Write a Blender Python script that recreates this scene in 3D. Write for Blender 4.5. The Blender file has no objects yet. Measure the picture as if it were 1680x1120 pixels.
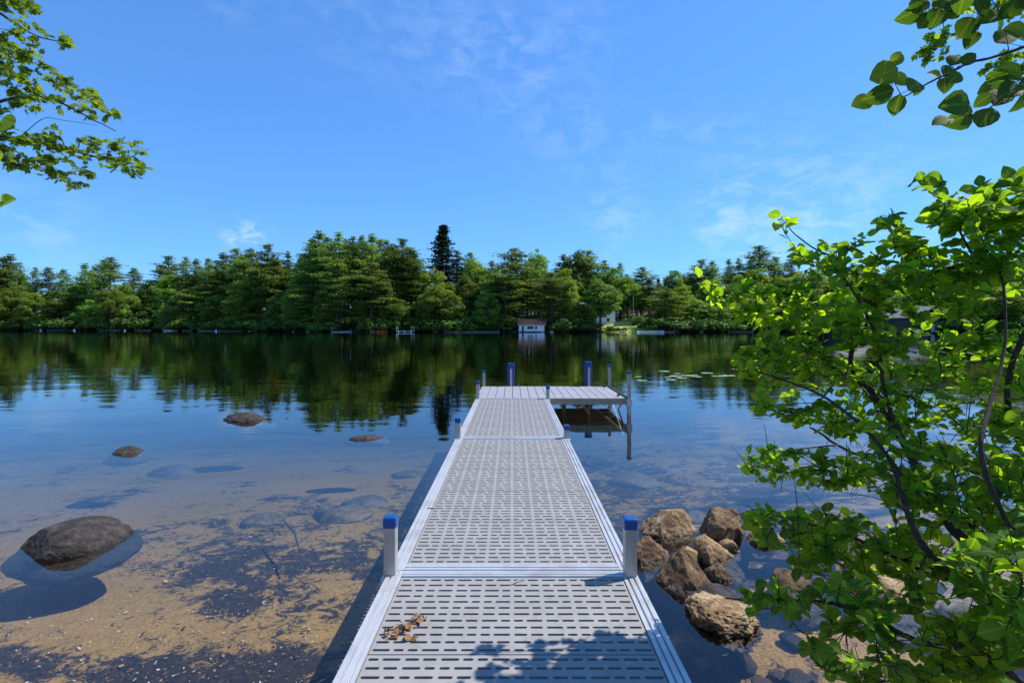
import bpy, math, random
import numpy as np
from mathutils import Vector, Matrix, noise as mnoise
R = math.radians
scene = bpy.context.scene
COL = scene.collection

# ---------------------------------------------------------------- camera, sky, sun, exposure
CAMH = 1.485
F = 840.0
cd = bpy.data.cameras.new('camera'); cam = bpy.data.objects.new('camera', cd); COL.objects.link(cam)
cam.location = (0, 0, CAMH); cam.rotation_euler = (R(90), 0, 0)
cd.sensor_width = 36; cd.lens = 18.0; cd.shift_y = -23.5/1680
cd.clip_start = 0.02; cd.clip_end = 5000
scene.camera = cam
SUN_AZ, SUN_EL = R(70), R(53)
world = bpy.data.worlds.new('World'); scene.world = world; world.use_nodes = True
wn = world.node_tree; wn.nodes.clear()
wo = wn.nodes.new('ShaderNodeOutputWorld'); bg = wn.nodes.new('ShaderNodeBackground')
sky = wn.nodes.new('ShaderNodeTexSky'); sky.sky_type = 'NISHITA'; sky.sun_disc = False
sky.sun_elevation = SUN_EL; sky.sun_rotation = SUN_AZ; sky.air_density = 1.0; sky.dust_density = 0.1; sky.ozone_density = 3.0
bg.inputs['Strength'].default_value = 0.15
hs = wn.nodes.new('ShaderNodeMix'); hs.data_type = 'RGBA'; hs.blend_type = 'MULTIPLY'
hs.inputs['Factor'].default_value = 1.0; hs.inputs['B'].default_value = (0.485, 1.0, 1.74, 1)
gm = wn.nodes.new('ShaderNodeGamma'); gm.inputs[1].default_value = 0.66
wn.links.new(sky.outputs[0], gm.inputs[0]); wn.links.new(gm.outputs[0], hs.inputs['A'])
tc = wn.nodes.new('ShaderNodeTexCoord')
def wmath(op, a, b=None, c=None):
    n = wn.nodes.new('ShaderNodeMath'); n.operation = op
    for i, v in enumerate((a, b, c)):
        if v is None: continue
        if isinstance(v, (int, float)): n.inputs[i].default_value = v
        else: wn.links.new(v, n.inputs[i])
    return n.outputs[0]
mp = wn.nodes.new('ShaderNodeMapping'); mp.inputs['Scale'].default_value = (8, 8, 16); mp.inputs['Rotation'].default_value = (0, R(22), 0)
wn.links.new(tc.outputs['Generated'], mp.inputs[0])
cn = wn.nodes.new('ShaderNodeTexNoise'); cn.inputs['Scale'].default_value = 2.3; cn.inputs['Detail'].default_value = 9; cn.inputs['Roughness'].default_value = 0.62; cn.inputs['Distortion'].default_value = 0.5
wn.links.new(mp.outputs[0], cn.inputs[0])
cmask = None
# small wisps: (px, py, angular radius, strength)
for (cx, cy, rad, st) in [(405, 391, .022, .85), (386, 384, .018, .6), (428, 387, .018, .5), (410, 378, .014, .4), (58, 366, .05, .32), (720, 70, .085, .34), (800, 50, .08, .25), (935, 50, .08, .34), (830, 100, .06, .26), (560, 20, .09, .25),
                          (915, 215, .075, .30), (1000, 240, .06, .25), (1080, 222, .035, .32), (1175, 230, .06, .32), (870, 150, .07, .25), (1005, 356, .06, .34),
                          (1180, 365, .05, .3), (1350, 365, .11, .34), (1240, 350, .10, .22), (375, 15, .03, .25), (1500, 330, .12, .2)]:
    v = Vector(((cx-840)/F, 1, (536.5-cy)/F)).normalized()
    d = wn.nodes.new('ShaderNodeVectorMath'); d.operation = 'DOT_PRODUCT'; d.inputs[1].default_value = v
    nrm = wn.nodes.new('ShaderNodeVectorMath'); nrm.operation = 'NORMALIZE'; wn.links.new(tc.outputs['Generated'], nrm.inputs[0])
    wn.links.new(nrm.outputs[0], d.inputs[0])
    q = wmath('SUBTRACT', 1.0, d.outputs['Value']); q = wmath('DIVIDE', q, rad*rad/2)
    q = wmath('MULTIPLY', q, -1.0); q = wmath('EXPONENT', q); q = wmath('MULTIPLY', q, st*(.8 if cy > 340 else .38))
    cmask = q if cmask is None else wmath('ADD', cmask, q)
nz = wmath('SUBTRACT', cn.outputs['Fac'], 0.43); nz = wmath('MULTIPLY', nz, 3.0)
nz = wmath('MAXIMUM', nz, 0.0)
cm = wmath('MULTIPLY', cmask, nz); cm = wmath('MINIMUM', cm, 0.85)
cmix = wn.nodes.new('ShaderNodeMix'); cmix.data_type = 'RGBA'; cmix.inputs['B'].default_value = (4.6, 5.2, 6.2, 1)
wn.links.new(cm, cmix.inputs['Factor']); wn.links.new(hs.outputs['Result'], cmix.inputs['A'])
wn.links.new(cmix.outputs['Result'], bg.inputs[0]); wn.links.new(bg.outputs[0], wo.inputs[0])
sd = bpy.data.lights.new('sun', 'SUN'); so = bpy.data.objects.new('sun', sd); COL.objects.link(so)
sd.energy = 4.6; sd.angle = R(0.53); sd.color = (1.0, 0.955, 0.88)
SV = Vector((math.sin(SUN_AZ)*math.cos(SUN_EL), math.cos(SUN_AZ)*math.cos(SUN_EL), math.sin(SUN_EL)))
so.rotation_euler = SV.to_track_quat('Z', 'Y').to_euler()
scene.view_settings.view_transform = 'Standard'; scene.view_settings.look = 'None'
scene.view_settings.exposure = 0.5; scene.view_settings.gamma = 1.0

# ---------------------------------------------------------------- helpers
def P(px, py, d):
    return Vector(((px-840)/F*d, d, CAMH-(py-536.5)/F*d))
def W(px, py):                       # a point on the water surface seen at that place
    d = CAMH*F/(py-536.5)
    return Vector(((px-840)/F*d, d, 0))
def tag(o, label=None, cat=None, group=None, kind=None):
    if label: o['label'] = label
    if cat: o['category'] = cat
    if group: o['group'] = group
    if kind: o['kind'] = kind
    return o
def empty(name, loc, rz=0):
    o = bpy.data.objects.new(name, None); COL.objects.link(o); o.location = loc; o.rotation_euler = (0, 0, rz)
    o.empty_display_size = 0.2
    return o
def link(name, me, parent=None, mat=None, loc=None):
    if mat is not None and len(me.materials) == 0: me.materials.append(mat)
    o = bpy.data.objects.new(name, me); COL.objects.link(o)
    if parent: o.parent = parent
    if loc is not None: o.location = loc
    return o
def npmesh(name, verts, faces, attrs=None, uv=None, smooth=False):
    """faces: (N,k) array of one size, or a list of tuples"""
    me = bpy.data.meshes.new(name)
    verts = np.asarray(verts, dtype=np.float32)
    if isinstance(faces, np.ndarray):
        n, k = faces.shape
        me.vertices.add(len(verts)); me.vertices.foreach_set('co', verts.ravel())
        me.loops.add(n*k); me.loops.foreach_set('vertex_index', faces.astype(np.int32).ravel())
        me.polygons.add(n); me.polygons.foreach_set('loop_start', np.arange(0, n*k, k, dtype=np.int32))
        me.polygons.foreach_set('loop_total', np.full(n, k, dtype=np.int32))
        me.update(calc_edges=True)
        if uv is not None:
            l = me.uv_layers.new(name='UVMap'); l.data.foreach_set('uv', np.asarray(uv, dtype=np.float32)[faces.ravel()].ravel())
    else:
        me.from_pydata([tuple(map(float, v)) for v in verts], [], faces); me.update()
    if attrs:
        for k_, a in attrs.items():
            at = me.attributes.new(k_, 'FLOAT', 'POINT'); at.data.foreach_set('value', np.asarray(a, dtype=np.float32))
    if smooth: me.polygons.foreach_set('use_smooth', np.ones(len(me.polygons), dtype=bool))
    me.validate()
    return me
class MB:
    def __init__(s): s.v = []; s.f = []
    def box(s, x0, x1, y0, y1, z0, z1):
        b = len(s.v)
        s.v += [(x0,y0,z0),(x1,y0,z0),(x1,y1,z0),(x0,y1,z0),(x0,y0,z1),(x1,y0,z1),(x1,y1,z1),(x0,y1,z1)]
        s.f += [tuple(b+i for i in q) for q in ((3,2,1,0),(4,5,6,7),(0,1,5,4),(1,2,6,5),(2,3,7,6),(3,0,4,7))]
        return s
    def bevbox(s, x0, x1, y0, y1, z0, z1, r):
        # rounded vertical edges, chamfered top
        pts = []
        for (cx, cy, a0) in ((x1-r, y1-r, 0), (x0+r, y1-r, 90), (x0+r, y0+r, 180), (x1-r, y0+r, 270)):
            for k in range(4):
                a = R(a0+30*k); pts.append((cx, cy, math.cos(a), math.sin(a)))
        rings = [(z0, r), (z1-r, r), (z1-r*.3, r*.72), (z1, r*.1)]
        b = len(s.v); n = len(pts)
        for z, rr in rings:
            for cx, cy, c, sn in pts: s.v.append((cx+c*rr, cy+sn*rr, z))
        for i in range(len(rings)-1):
            for j in range(n):
                s.f.append((b+i*n+j, b+i*n+(j+1) % n, b+(i+1)*n+(j+1) % n, b+(i+1)*n+j))
        s.f.append(tuple(b+(len(rings)-1)*n+j for j in range(n))); s.f.append(tuple(b+j for j in reversed(range(n))))
        return s
    def tube(s, pts, rad, n=6, cap=True):
        pts = [Vector(p) for p in pts]; b = len(s.v); m = len(pts)
        if not hasattr(rad, '__len__'): rad = [rad]*m
        up = Vector((0, 0, 1)); u = None
        for i, p in enumerate(pts):
            t = (pts[min(i+1, m-1)]-pts[max(i-1, 0)])
            if t.length < 1e-9: t = Vector((0, 0, 1))
            t.normalize()
            if u is None:
                u = t.orthogonal().normalized()
            else:
                u = (u-t*u.dot(t))
                u = u.normalized() if u.length > 1e-6 else t.orthogonal().normalized()
            w = t.cross(u)
            for k in range(n):
                a = 2*math.pi*k/n; q = p+(u*math.cos(a)+w*math.sin(a))*rad[i]; s.v.append(tuple(q))
        for i in range(m-1):
            for k in range(n):
                s.f.append((b+i*n+k, b+i*n+(k+1) % n, b+(i+1)*n+(k+1) % n, b+(i+1)*n+k))
        if cap:
            s.f.append(tuple(b+k for k in reversed(range(n)))); s.f.append(tuple(b+(m-1)*n+k for k in range(n)))
        return s
    def prism(s, prof, axis, a0, a1):
        """closed profile [(p,q)] extruded; axis 'y': (x=p,z=q); axis 'x': (y=p,z=q)"""
        b = len(s.v); n = len(prof)
        for a in (a0, a1):
            for p, q in prof: s.v.append((p, a, q) if axis == 'y' else (a, p, q))
        for k in range(n): s.f.append((b+k, b+(k+1) % n, b+n+(k+1) % n, b+n+k))
        s.f.append(tuple(b+k for k in reversed(range(n)))); s.f.append(tuple(b+n+k for k in range(n)))
        return s
    def quad(s, *p):
        b = len(s.v); s.v += [tuple(q) for q in p]; s.f.append(tuple(range(b, b+len(p)))); return s
    def build(s, name, mat, parent=None, smooth=False, loc=None):
        me = bpy.data.meshes.new(name); me.from_pydata(s.v, [], s.f); me.validate()
        if smooth: me.polygons.foreach_set('use_smooth', np.ones(len(me.polygons), dtype=bool))
        me.update(); return link(name, me, parent, mat, loc)

# ---------------------------------------------------------------- materials
class NT:
    def __init__(s, name):
        s.m = bpy.data.materials.new(name); s.m.use_nodes = True; s.t = s.m.node_tree; s.t.nodes.clear()
        s.out = s.n('ShaderNodeOutputMaterial')
    def n(s, ty, **kw):
        nd = s.t.nodes.new(ty)
        for k, v in kw.items():
            if k.startswith('_'): setattr(nd, k[1:], v)
            else:
                key = k.replace('__', ' ')
                s.set(nd, key, v)
        return nd
    def set(s, nd, key, v):
        inp = nd.inputs[int(key[1:])] if key[0] == 'i' and key[1:].isdigit() else nd.inputs[key]
        if hasattr(v, 'is_output') or isinstance(v, bpy.types.NodeSocket): s.t.links.new(v, inp)
        elif isinstance(v, tuple) and len(v) == 3 and inp.type == 'RGBA': inp.default_value = (*v, 1)
        else: inp.default_value = v
    def l(s, a, b): s.t.links.new(a, b)
    def coord(s, which='Object', scale=(1, 1, 1), rot=(0, 0, 0)):
        t = s.n('ShaderNodeTexCoord'); m = s.n('ShaderNodeMapping'); s.l(t.outputs[which], m.inputs[0])
        m.inputs['Scale'].default_value = scale; m.inputs['Rotation'].default_value = rot
        return m.outputs[0]
    def noise(s, co, scale, detail=4, rough=.55, dist=0):
        nd = s.n('ShaderNodeTexNoise'); s.l(co, nd.inputs['Vector']); nd.inputs['Scale'].default_value = scale
        nd.inputs['Detail'].default_value = detail; nd.inputs['Roughness'].default_value = rough; nd.inputs['Distortion'].default_value = dist
        return nd.outputs['Fac']
    def ramp(s, fac, stops):
        nd = s.n('ShaderNodeValToRGB'); s.l(fac, nd.inputs[0]); e = nd.color_ramp.elements
        while len(e) < len(stops): e.new(0.5)
        for i, (p, c) in enumerate(stops):
            e[i].position = p; e[i].color = (*c, 1) if len(c) == 3 else c
        return nd.outputs[0]
    def math(s, op, a, b=None, c=None):
        nd = s.n('ShaderNodeMath', _operation=op)
        for i, v in enumerate((a, b, c)):
            if v is None: continue
            if isinstance(v, (int, float)): nd.inputs[i].default_value = v
            else: s.l(v, nd.inputs[i])
        return nd.outputs[0]
    def mix(s, fac, a, b, mode='MIX'):
        nd = s.n('ShaderNodeMix', _data_type='RGBA', _blend_type=mode)
        for k, v in (('Factor', fac), ('A', a), ('B', b)):
            if isinstance(v, (int, float)): nd.inputs[k].default_value = v
            elif isinstance(v, tuple): nd.inputs[k].default_value = (*v, 1)
            else: s.l(v, nd.inputs[k])
        return nd.outputs['Result']
    def bump(s, h, dist, strength=1.0, normal=None):
        nd = s.n('ShaderNodeBump'); s.l(h, nd.inputs['Height']); nd.inputs['Distance'].default_value = dist; nd.inputs['Strength'].default_value = strength
        if normal is not None: s.l(normal, nd.inputs['Normal'])
        return nd.outputs[0]
    def pbr(s, color, rough=.6, metal=0, normal=None, spec=.5):
        p = s.n('ShaderNodeBsdfPrincipled')
        for k, v in (('Base Color', color), ('Roughness', rough), ('Metallic', metal), ('Specular IOR Level', spec)):
            if isinstance(v, (int, float)): p.inputs[k].default_value = v
            elif isinstance(v, tuple): p.inputs[k].default_value = (*v, 1)
            else: s.l(v, p.inputs[k])
        if normal is not None: s.l(normal, p.inputs['Normal'])
        return p
    def done(s, sh):
        s.l(sh.outputs[0] if hasattr(sh, 'outputs') else sh, s.out.inputs[0]); return s.m

def simple(name, col, rough=.6, metal=0, var=.25, scale=8, bump=0.0):
    t = NT(name); co = t.coord('Object'); n = t.noise(co, scale, 5)
    c = t.ramp(n, [(.25, tuple(v*(1-var) for v in col)), (.75, tuple(min(1, v*(1+var)) for v in col))])
    nm = t.bump(t.noise(co, scale*4, 4), bump) if bump else None
    return t.done(t.pbr(c, rough, metal, nm))

def mat_alu(name='aluminium', stretch=(1, 1, 1), base=.60, warm=1.0):
    t = NT(name); co = t.coord('Object', stretch)
    n = t.noise(co, 30, 5, .6); n2 = t.noise(t.coord('Object'), 5, 4)
    c = t.ramp(n, [(.3, (base*.82, base*.81*warm, base*.80*warm**2)), (.7, (base, base*warm, base*warm**2))])
    dirt = t.ramp(n2, [(.48, (1, 1, 1)), (.75, (.66, .63, .57))])
    c = t.mix(1.0, c, dirt, 'MULTIPLY')
    r = t.math('MULTIPLY_ADD', n2, .25, .26)
    return t.done(t.pbr(c, r, .35, t.bump(n, .0006)))
def mat_foliage(name, dark, mid, light, trans, tf=.38, rough=.6):
    t = NT(name); a = t.n('ShaderNodeAttribute', _attribute_name='rnd').outputs['Fac']
    oi = t.n('ShaderNodeObjectInfo').outputs['Random']
    f = t.math('ADD', t.math('MULTIPLY', a, .74), t.math('MULTIPLY', oi, .26))
    c = t.ramp(f, [(.1, dark), (.5, mid), (.95, light)])
    hsv = t.n('ShaderNodeHueSaturation'); t.l(t.math('MULTIPLY_ADD', oi, .05, .475), hsv.inputs['Hue']); hsv.inputs['Saturation'].default_value = 1.0
    t.l(t.math('MULTIPLY_ADD', oi, .5, .78), hsv.inputs['Value']); t.l(c, hsv.inputs['Color']); c = hsv.outputs[0]
    d = t.pbr(c, rough, 0, None, .25)
    tr = t.n('ShaderNodeBsdfTranslucent'); t.l(t.mix(1.0, c, trans, 'MULTIPLY'), tr.inputs[0])
    m = t.n('ShaderNodeMixShader'); m.inputs[0].default_value = tf; t.l(d.outputs[0], m.inputs[1]); t.l(tr.outputs[0], m.inputs[2])
    return t.done(m)
def mat_leaf(name, dark, mid, light, trans, tf=.5):
    t = NT(name); a = t.n('ShaderNodeAttribute', _attribute_name='rnd').outputs['Fac']
    uv = t.n('ShaderNodeUVMap').outputs[0]; sp = t.n('ShaderNodeSeparateXYZ'); t.l(uv, sp.inputs[0])
    au = t.math('ABSOLUTE', t.math('SUBTRACT', sp.outputs[0], .5))
    # side veins slanting towards the tip, and the midrib
    ph = t.math('SUBTRACT', t.math('MULTIPLY', sp.outputs[1], 55.0), t.math('MULTIPLY', au, 60.0))
    vein = t.math('POWER', t.math('ABSOLUTE', t.math('SINE', t.math('MULTIPLY', ph, .5))), .6)
    mid_r = t.math('SMOOTH_MIN', t.math('MULTIPLY', au, 14.0), 1.0, .1)
    h = t.math('MULTIPLY', vein, mid_r)
    c = t.ramp(a, [(.05, dark), (.5, mid), (.95, light)])
    sp_n = t.noise(t.coord('Object'), 60, 3)
    c = t.mix(t.math('MULTIPLY', t.math('SUBTRACT', 1.0, h), .38), c, tuple(min(1, v*1.7+.02) for v in light))
    c = t.mix(t.ramp(sp_n, [(.62, (0, 0, 0)), (.72, (.5, .5, .5))]), c, (.16, .12, .03))
    nm = t.bump(h, .0005)
    d = t.pbr(c, .6, 0, nm, .12)
    tr = t.n('ShaderNodeBsdfTranslucent'); t.l(t.mix(1.0, t.mix(t.math('MULTIPLY', h, .6), c, c), trans, 'MULTIPLY'), tr.inputs[0])
    m = t.n('ShaderNodeMixShader'); m.inputs[0].default_value = tf; t.l(d.outputs[0], m.inputs[1]); t.l(tr.outputs[0], m.inputs[2])
    return t.done(m)
def mat_rock(name, c1, c2, c3, wet=.30, scale=9, lichen=None):
    t = NT(name); co = t.coord('Object'); n1 = t.noise(co, scale, 8, .62, .3); n2 = t.noise(co, scale*6, 6, .7)
    c = t.ramp(n1, [(.3, c1), (.5, c2), (.68, c3)])
    sp = t.ramp(n2, [(.35, (.55, .53, .5)), (.55, (1, 1, 1)), (.75, (1.0, 1.0, 1.0))])
    c = t.mix(1.0, c, sp, 'MULTIPLY')
    spk = t.ramp(t.noise(co, scale*14, 4, .7), [(.60, (0, 0, 0)), (.68, (1, 1, 1))]); c = t.mix(t.math('MULTIPLY', spk, .5), c, tuple(min(.7, v*1.9) for v in c3))
    vo = t.n('ShaderNodeTexVoronoi', _feature='DISTANCE_TO_EDGE'); t.l(co, vo.inputs['Vector']); vo.inputs['Scale'].default_value = scale*.55
    crk = t.ramp(vo.outputs['Distance'], [(.0, (.45, .42, .4)), (.03, (1, 1, 1))])
    c = t.mix(.55, c, t.mix(1.0, c, crk, 'MULTIPLY'))
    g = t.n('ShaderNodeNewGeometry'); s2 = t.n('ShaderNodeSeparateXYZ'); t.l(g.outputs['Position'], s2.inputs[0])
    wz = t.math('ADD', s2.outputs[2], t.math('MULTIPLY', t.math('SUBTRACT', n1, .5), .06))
    wet_shade = t.ramp(t.math('MULTIPLY_ADD', wz, 10, .3), [(.35, (1, 1, 1)), (.62, (0, 0, 0))])
    if lichen:
        c = t.mix(t.math('MULTIPLY', t.ramp(t.math('MULTIPLY_ADD', wz, 7, .2), [(.3, (1, 1, 1)), (.8, (0, 0, 0))]), t.ramp(n1, [(.38, (0, 0, 0)), (.5, (1, 1, 1))])), c, c)
        sx_ = t.n('ShaderNodeSeparateXYZ'); t.l(co, sx_.inputs[0])
        lx = t.ramp(t.math('ADD', t.math('MULTIPLY', sx_.outputs[0], -1.6), t.math('MULTIPLY', n2, .5)), [(.62, (0, 0, 0)), (.78, (1, 1, 1))])
        c = t.mix(t.math('MULTIPLY', lx, t.ramp(n1, [(.40, (0, 0, 0)), (.5, (1, 1, 1))])), c, lichen)
    c = t.mix(wet_shade, c, t.mix(1.0, c, (wet, wet*.95, wet*.88), 'MULTIPLY'))  # wet rock tone, deepened below the waterline to paint in shade on submerged sides
    rg = t.math('SUBTRACT', .85, t.math('MULTIPLY', wet_shade, .5))
    nm = t.bump(n2, .012, 1.0, t.bump(n1, .03))
    return t.done(t.pbr(c, rg, 0, nm, .4))

M = {}
M['alu'] = mat_alu('aluminium_rail', (6, .4, 6)); M['alu_post'] = mat_alu('aluminium_post', (6, 6, .4), .48, .95)
t = NT('deck_plastic'); co = t.coord('Object'); n = t.noise(co, 4, 5); n2 = t.noise(co, 260, 2)
oi = t.n('ShaderNodeObjectInfo').outputs['Random']
c = t.ramp(n, [(.3, (.25, .233, .21)), (.7, (.32, .30, .272))]); c = t.mix(t.math('MULTIPLY', oi, .35), c, (.28, .28, .28))
c = t.mix(t.math('MULTIPLY', t.ramp(t.noise(co, 14, 6, .7), [(.5, (0, 0, 0)), (.72, (1, 1, 1))]), .55), c, (.20, .185, .155))
M['deck'] = t.done(t.pbr(c, .55, 0, t.bump(n2, .0006), .35))
M['board'] = simple('grey_board', (.28, .275, .29), .6, 0, .12, 3, .0006)
t = NT('blue_cap'); M['blue'] = t.done(t.pbr((.003, .062, .25), .3, 0, None, .5))
M['navy'] = simple('navy_vinyl', (.008, .035, .24), .4, 0, .1)
M['black'] = simple('black_rubber', (.015, .015, .017), .5)
M['brace'] = mat_alu('aluminium_brace', (3, 3, 3), .5)
t = NT('alu_beige'); M['beam'] = simple('weathered_beam', (.30, .26, .19), .5, .3, .2, 6)
M['bark'] = simple('bark', (.075, .055, .042), .9, 0, .45, 30, .004)
M['twig'] = simple('shrub_bark', (.060, .038, .026), .95, 0, .6, 45, .006)
M['pinebark'] = simple('pine_bark', (.09, .065, .05), .95, 0, .35, 2)
M['pine'] = mat_foliage('pine_needles', (.05, .095, .022), (.145, .225, .05), (.30, .37, .09), (1.25, 1.25, .5), .45)
M['spruce'] = mat_foliage('spruce_needles', (.014, .034, .014), (.030, .060, .022), (.06, .10, .035), (.75, .9, .4), .2)
M['decid'] = mat_foliage('broad_leaves', (.07, .13, .016), (.18, .27, .035), (.32, .41, .06), (1.4, 1.35, .5), .5)
M['decid_d'] = mat_foliage('dark_broad_leaves', (.055, .115, .02), (.14, .235, .036), (.28, .36, .06), (1.3, 1.3, .5), .47)
M['bushleaf'] = mat_foliage('bank_leaves', (.03, .075, .012), (.09, .16, .024), (.19, .28, .04), (1., 1.1, .4), .3)
M['leaf'] = mat_leaf('shrub_leaf', (.016, .060, .014), (.050, .132, .022), (.13, .23, .022), (4.6, 3.6, .5), .53)
M['leaf_dark'] = mat_leaf('alder_leaf', (.014, .05, .012), (.035, .095, .018), (.12, .17, .02), (2.6, 2.4, .55), .36)
M['leaf_back'] = mat_leaf('maple_leaf', (.03, .07, .012), (.085, .16, .02), (.18, .26, .035), (2.2, 2.0, .6), .40)
M['leaf_bright'] = mat_leaf('bright_maple_leaf', (.06, .12, .01), (.12, .22, .015), (.2, .3, .02), (2.0, 2.0, .6), .5)
M['dead'] = simple('dead_leaf', (.24, .115, .04), .8, 0, .5, 50)
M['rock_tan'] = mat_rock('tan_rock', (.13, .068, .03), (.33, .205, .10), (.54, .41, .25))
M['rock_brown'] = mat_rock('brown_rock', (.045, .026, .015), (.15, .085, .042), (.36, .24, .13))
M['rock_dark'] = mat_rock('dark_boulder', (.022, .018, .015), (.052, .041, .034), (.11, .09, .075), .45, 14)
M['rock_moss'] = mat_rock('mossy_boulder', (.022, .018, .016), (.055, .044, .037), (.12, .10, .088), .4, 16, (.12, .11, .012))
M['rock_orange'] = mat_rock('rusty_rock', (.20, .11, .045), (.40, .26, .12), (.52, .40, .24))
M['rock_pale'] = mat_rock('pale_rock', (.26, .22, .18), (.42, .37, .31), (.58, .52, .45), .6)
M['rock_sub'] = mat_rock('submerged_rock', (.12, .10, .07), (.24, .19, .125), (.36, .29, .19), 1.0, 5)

# ---------------------------------------------------------------- terrain heights
SH_PX = [-900, -300, 0, 250, 400, 520, 800, 880, 1100, 1250, 1380, 1500, 1680, 1900, 2400]
SH_D = [250, 240, 225, 205, 180, 153, 148, 146, 148, 156, 150, 122, 104, 90, 75]
def shoreD(px): return np.interp(px, SH_PX, SH_D)
def fbm(x, y, s, seed=0, oct=3):
    v = 0; a = 1; tot = 0
    for k in range(oct):
        v += a*mnoise.noise((x*s+seed*7.1, y*s-seed*3.3, seed*1.7+k*5)); tot += a; a *= .5; s *= 2.03
    return v/tot
def hill_h(x, y):
    px = 840+F*x/y; e = y-shoreD(px)
    if e > 0:
        z = min(.35, e*.4)+min(e, 90)*.11+max(0, min(e-90, 200))*.03
        z += fbm(x, y, .03, 3)*min(1.2, e*.06)
        # the open lawn climbs a little faster
        w = math.exp(-((px-1055)/50)**2); z += w*min(e, 25)*.07
        return z
    return max(-4.6, e*.14-.02)
def bank_line(x):
    return np.interp(x, [-60, -20, -12, -8, -6, -4, 1.0, 1.9, 2.5, 3.2, 4.5, 8, 10, 20, 60], [30, 14, 9.5, 6.4, 4.4, .7, .5, 1.0, 1.75, 2.4, 3.0, 6.8, 8.5, 16, 40])
def bed_h(x, y):
    e = y-bank_line(x)
    if e <= 0: return .02+min(.45, -e*.42)+min(-e, 20)*.05+fbm(x, y, 1.2, 9)*.04
    e_ = e; e = (y-.6)*min(1, e/1.5) if x < 0 else e
    dep = .10+.11*min(e, 1.2)+.085*max(0, min(e-1.2, 7))+.13*max(0, min(e-8.2, 18))+.06*max(0, min(e-26, 40))
    dep *= 1-.55*math.exp(-((x-1.7)/.9)**2-((y-3.0)/1.0)**2)
    return -dep-fbm(x, y, .55, 4)*.05*min(1, e)-fbm(x, y, 2.5, 2)*.012
def grid_mesh(name, X, Y, Hf, extra=None):
    nx, ny = len(X), len(Y); V = np.zeros((ny, nx, 3)); A = np.zeros((ny, nx))
    for j, y in enumerate(Y):
        for i, x in enumerate(X):
            V[j, i] = (x, y, Hf(x, y))
            if extra: A[j, i] = extra(x, y)
    idx = np.arange(nx*ny).reshape(ny, nx)
    Fc = np.stack([idx[:-1, :-1], idx[:-1, 1:], idx[1:, 1:], idx[1:, :-1]], -1).reshape(-1, 4)
    return npmesh(name, V.reshape(-1, 3), Fc, {'litter': A.ravel()} if extra else None, smooth=True)
blobs = [(350, 1010, .55, .22, 1.2), (250, 1000, .5, .16, 1.1), (450, 1060, .45, .18, 1.1), (385, 900, .42, .35, 1.25), (400, 850, .6, .35, .8), (430, 830, .8, .4, 1.0),
         (120, 1000, .4, .12, .9), (20, 990, .3, .15, 1.0), (560, 900, .2, .3, .8), (500, 985, .35, .12, .9), (560, 1060, .22, .2, .8), (300, 1095, .3, .08, .7), (330, 800, 1.2, .4, .5), (560, 820, .5, .5, .6), (480, 760, 1.5, .8, .4)]
BL = [(*W(a, b).xy, c, d, s) for a, b, c, d, s in blobs]
def litter(x, y):
    v = sum(s*math.exp(-((x-a)/c)**2-((y-b)/d)**2) for a, b, c, d, s in BL)
    if x > .6: v += .75
    return min(1.4, v)
gx = np.sinh(np.linspace(-3.6, 3.6, 260))*3.2
gy = np.concatenate([np.linspace(-40, -1, 18), np.linspace(-.8, 6, 150), 6+np.cumsum(np.linspace(.05, 1.3, 190))])
t = NT('lake_bed'); co = t.coord('Object'); lit = t.n('ShaderNodeAttribute', _attribute_name='litter').outputs['Fac']
nb = t.noise(co, 1.3, 7, .62, .8); nf = t.noise(co, 9, 10, .85, .9); ng = t.noise(co, 70, 5, .75); nc = t.noise(co, .45, 3)
sand = t.ramp(ng, [(.3, (.33, .175, .045)), (.5, (.57, .345, .11)), (.72, (.78, .53, .23))])
sand = t.mix(t.ramp(nc, [(.35, (0, 0, 0)), (.7, (.5, .5, .5))]), sand, (.34, .215, .085))
lm = t.math('ADD', t.math('MULTIPLY', lit, .42), t.math('ADD', t.math('MULTIPLY', t.math('SUBTRACT', nb, .5), 2.2), t.math('MULTIPLY', t.math('SUBTRACT', nf, .5), 3.4)))
lmm = t.ramp(lm, [(.20, (0, 0, 0)), (.40, (1, 1, 1))])
dark = t.ramp(t.noise(co, 26, 6, .8), [(.38, (.022, .018, .020)), (.58, (.075, .055, .040)), (.72, (.20, .13, .07))])
c = t.mix(lmm, sand, dark)
gp = t.n('ShaderNodeNewGeometry'); sp = t.n('ShaderNodeSeparateXYZ'); t.l(gp.outputs['Position'], sp.inputs[0])
soil = t.ramp(t.noise(co, 9, 6), [(.3, (.05, .04, .025)), (.5, (.09, .07, .035)), (.6, (.06, .11, .02))])
c = t.mix(t.ramp(t.math('MULTIPLY_ADD', sp.outputs[2], 8, .4), [(.4, (0, 0, 0)), (.8, (1, 1, 1))]), c, soil)
M['bed'] = t.done(t.pbr(c, .85, 0, t.bump(nf, .02, 1, t.bump(ng, .006)), .2))
o = link('lake_bed', grid_mesh('lake_bed', gx, gy, bed_h, litter), None, M['bed']); tag(o, kind='structure')

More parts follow.
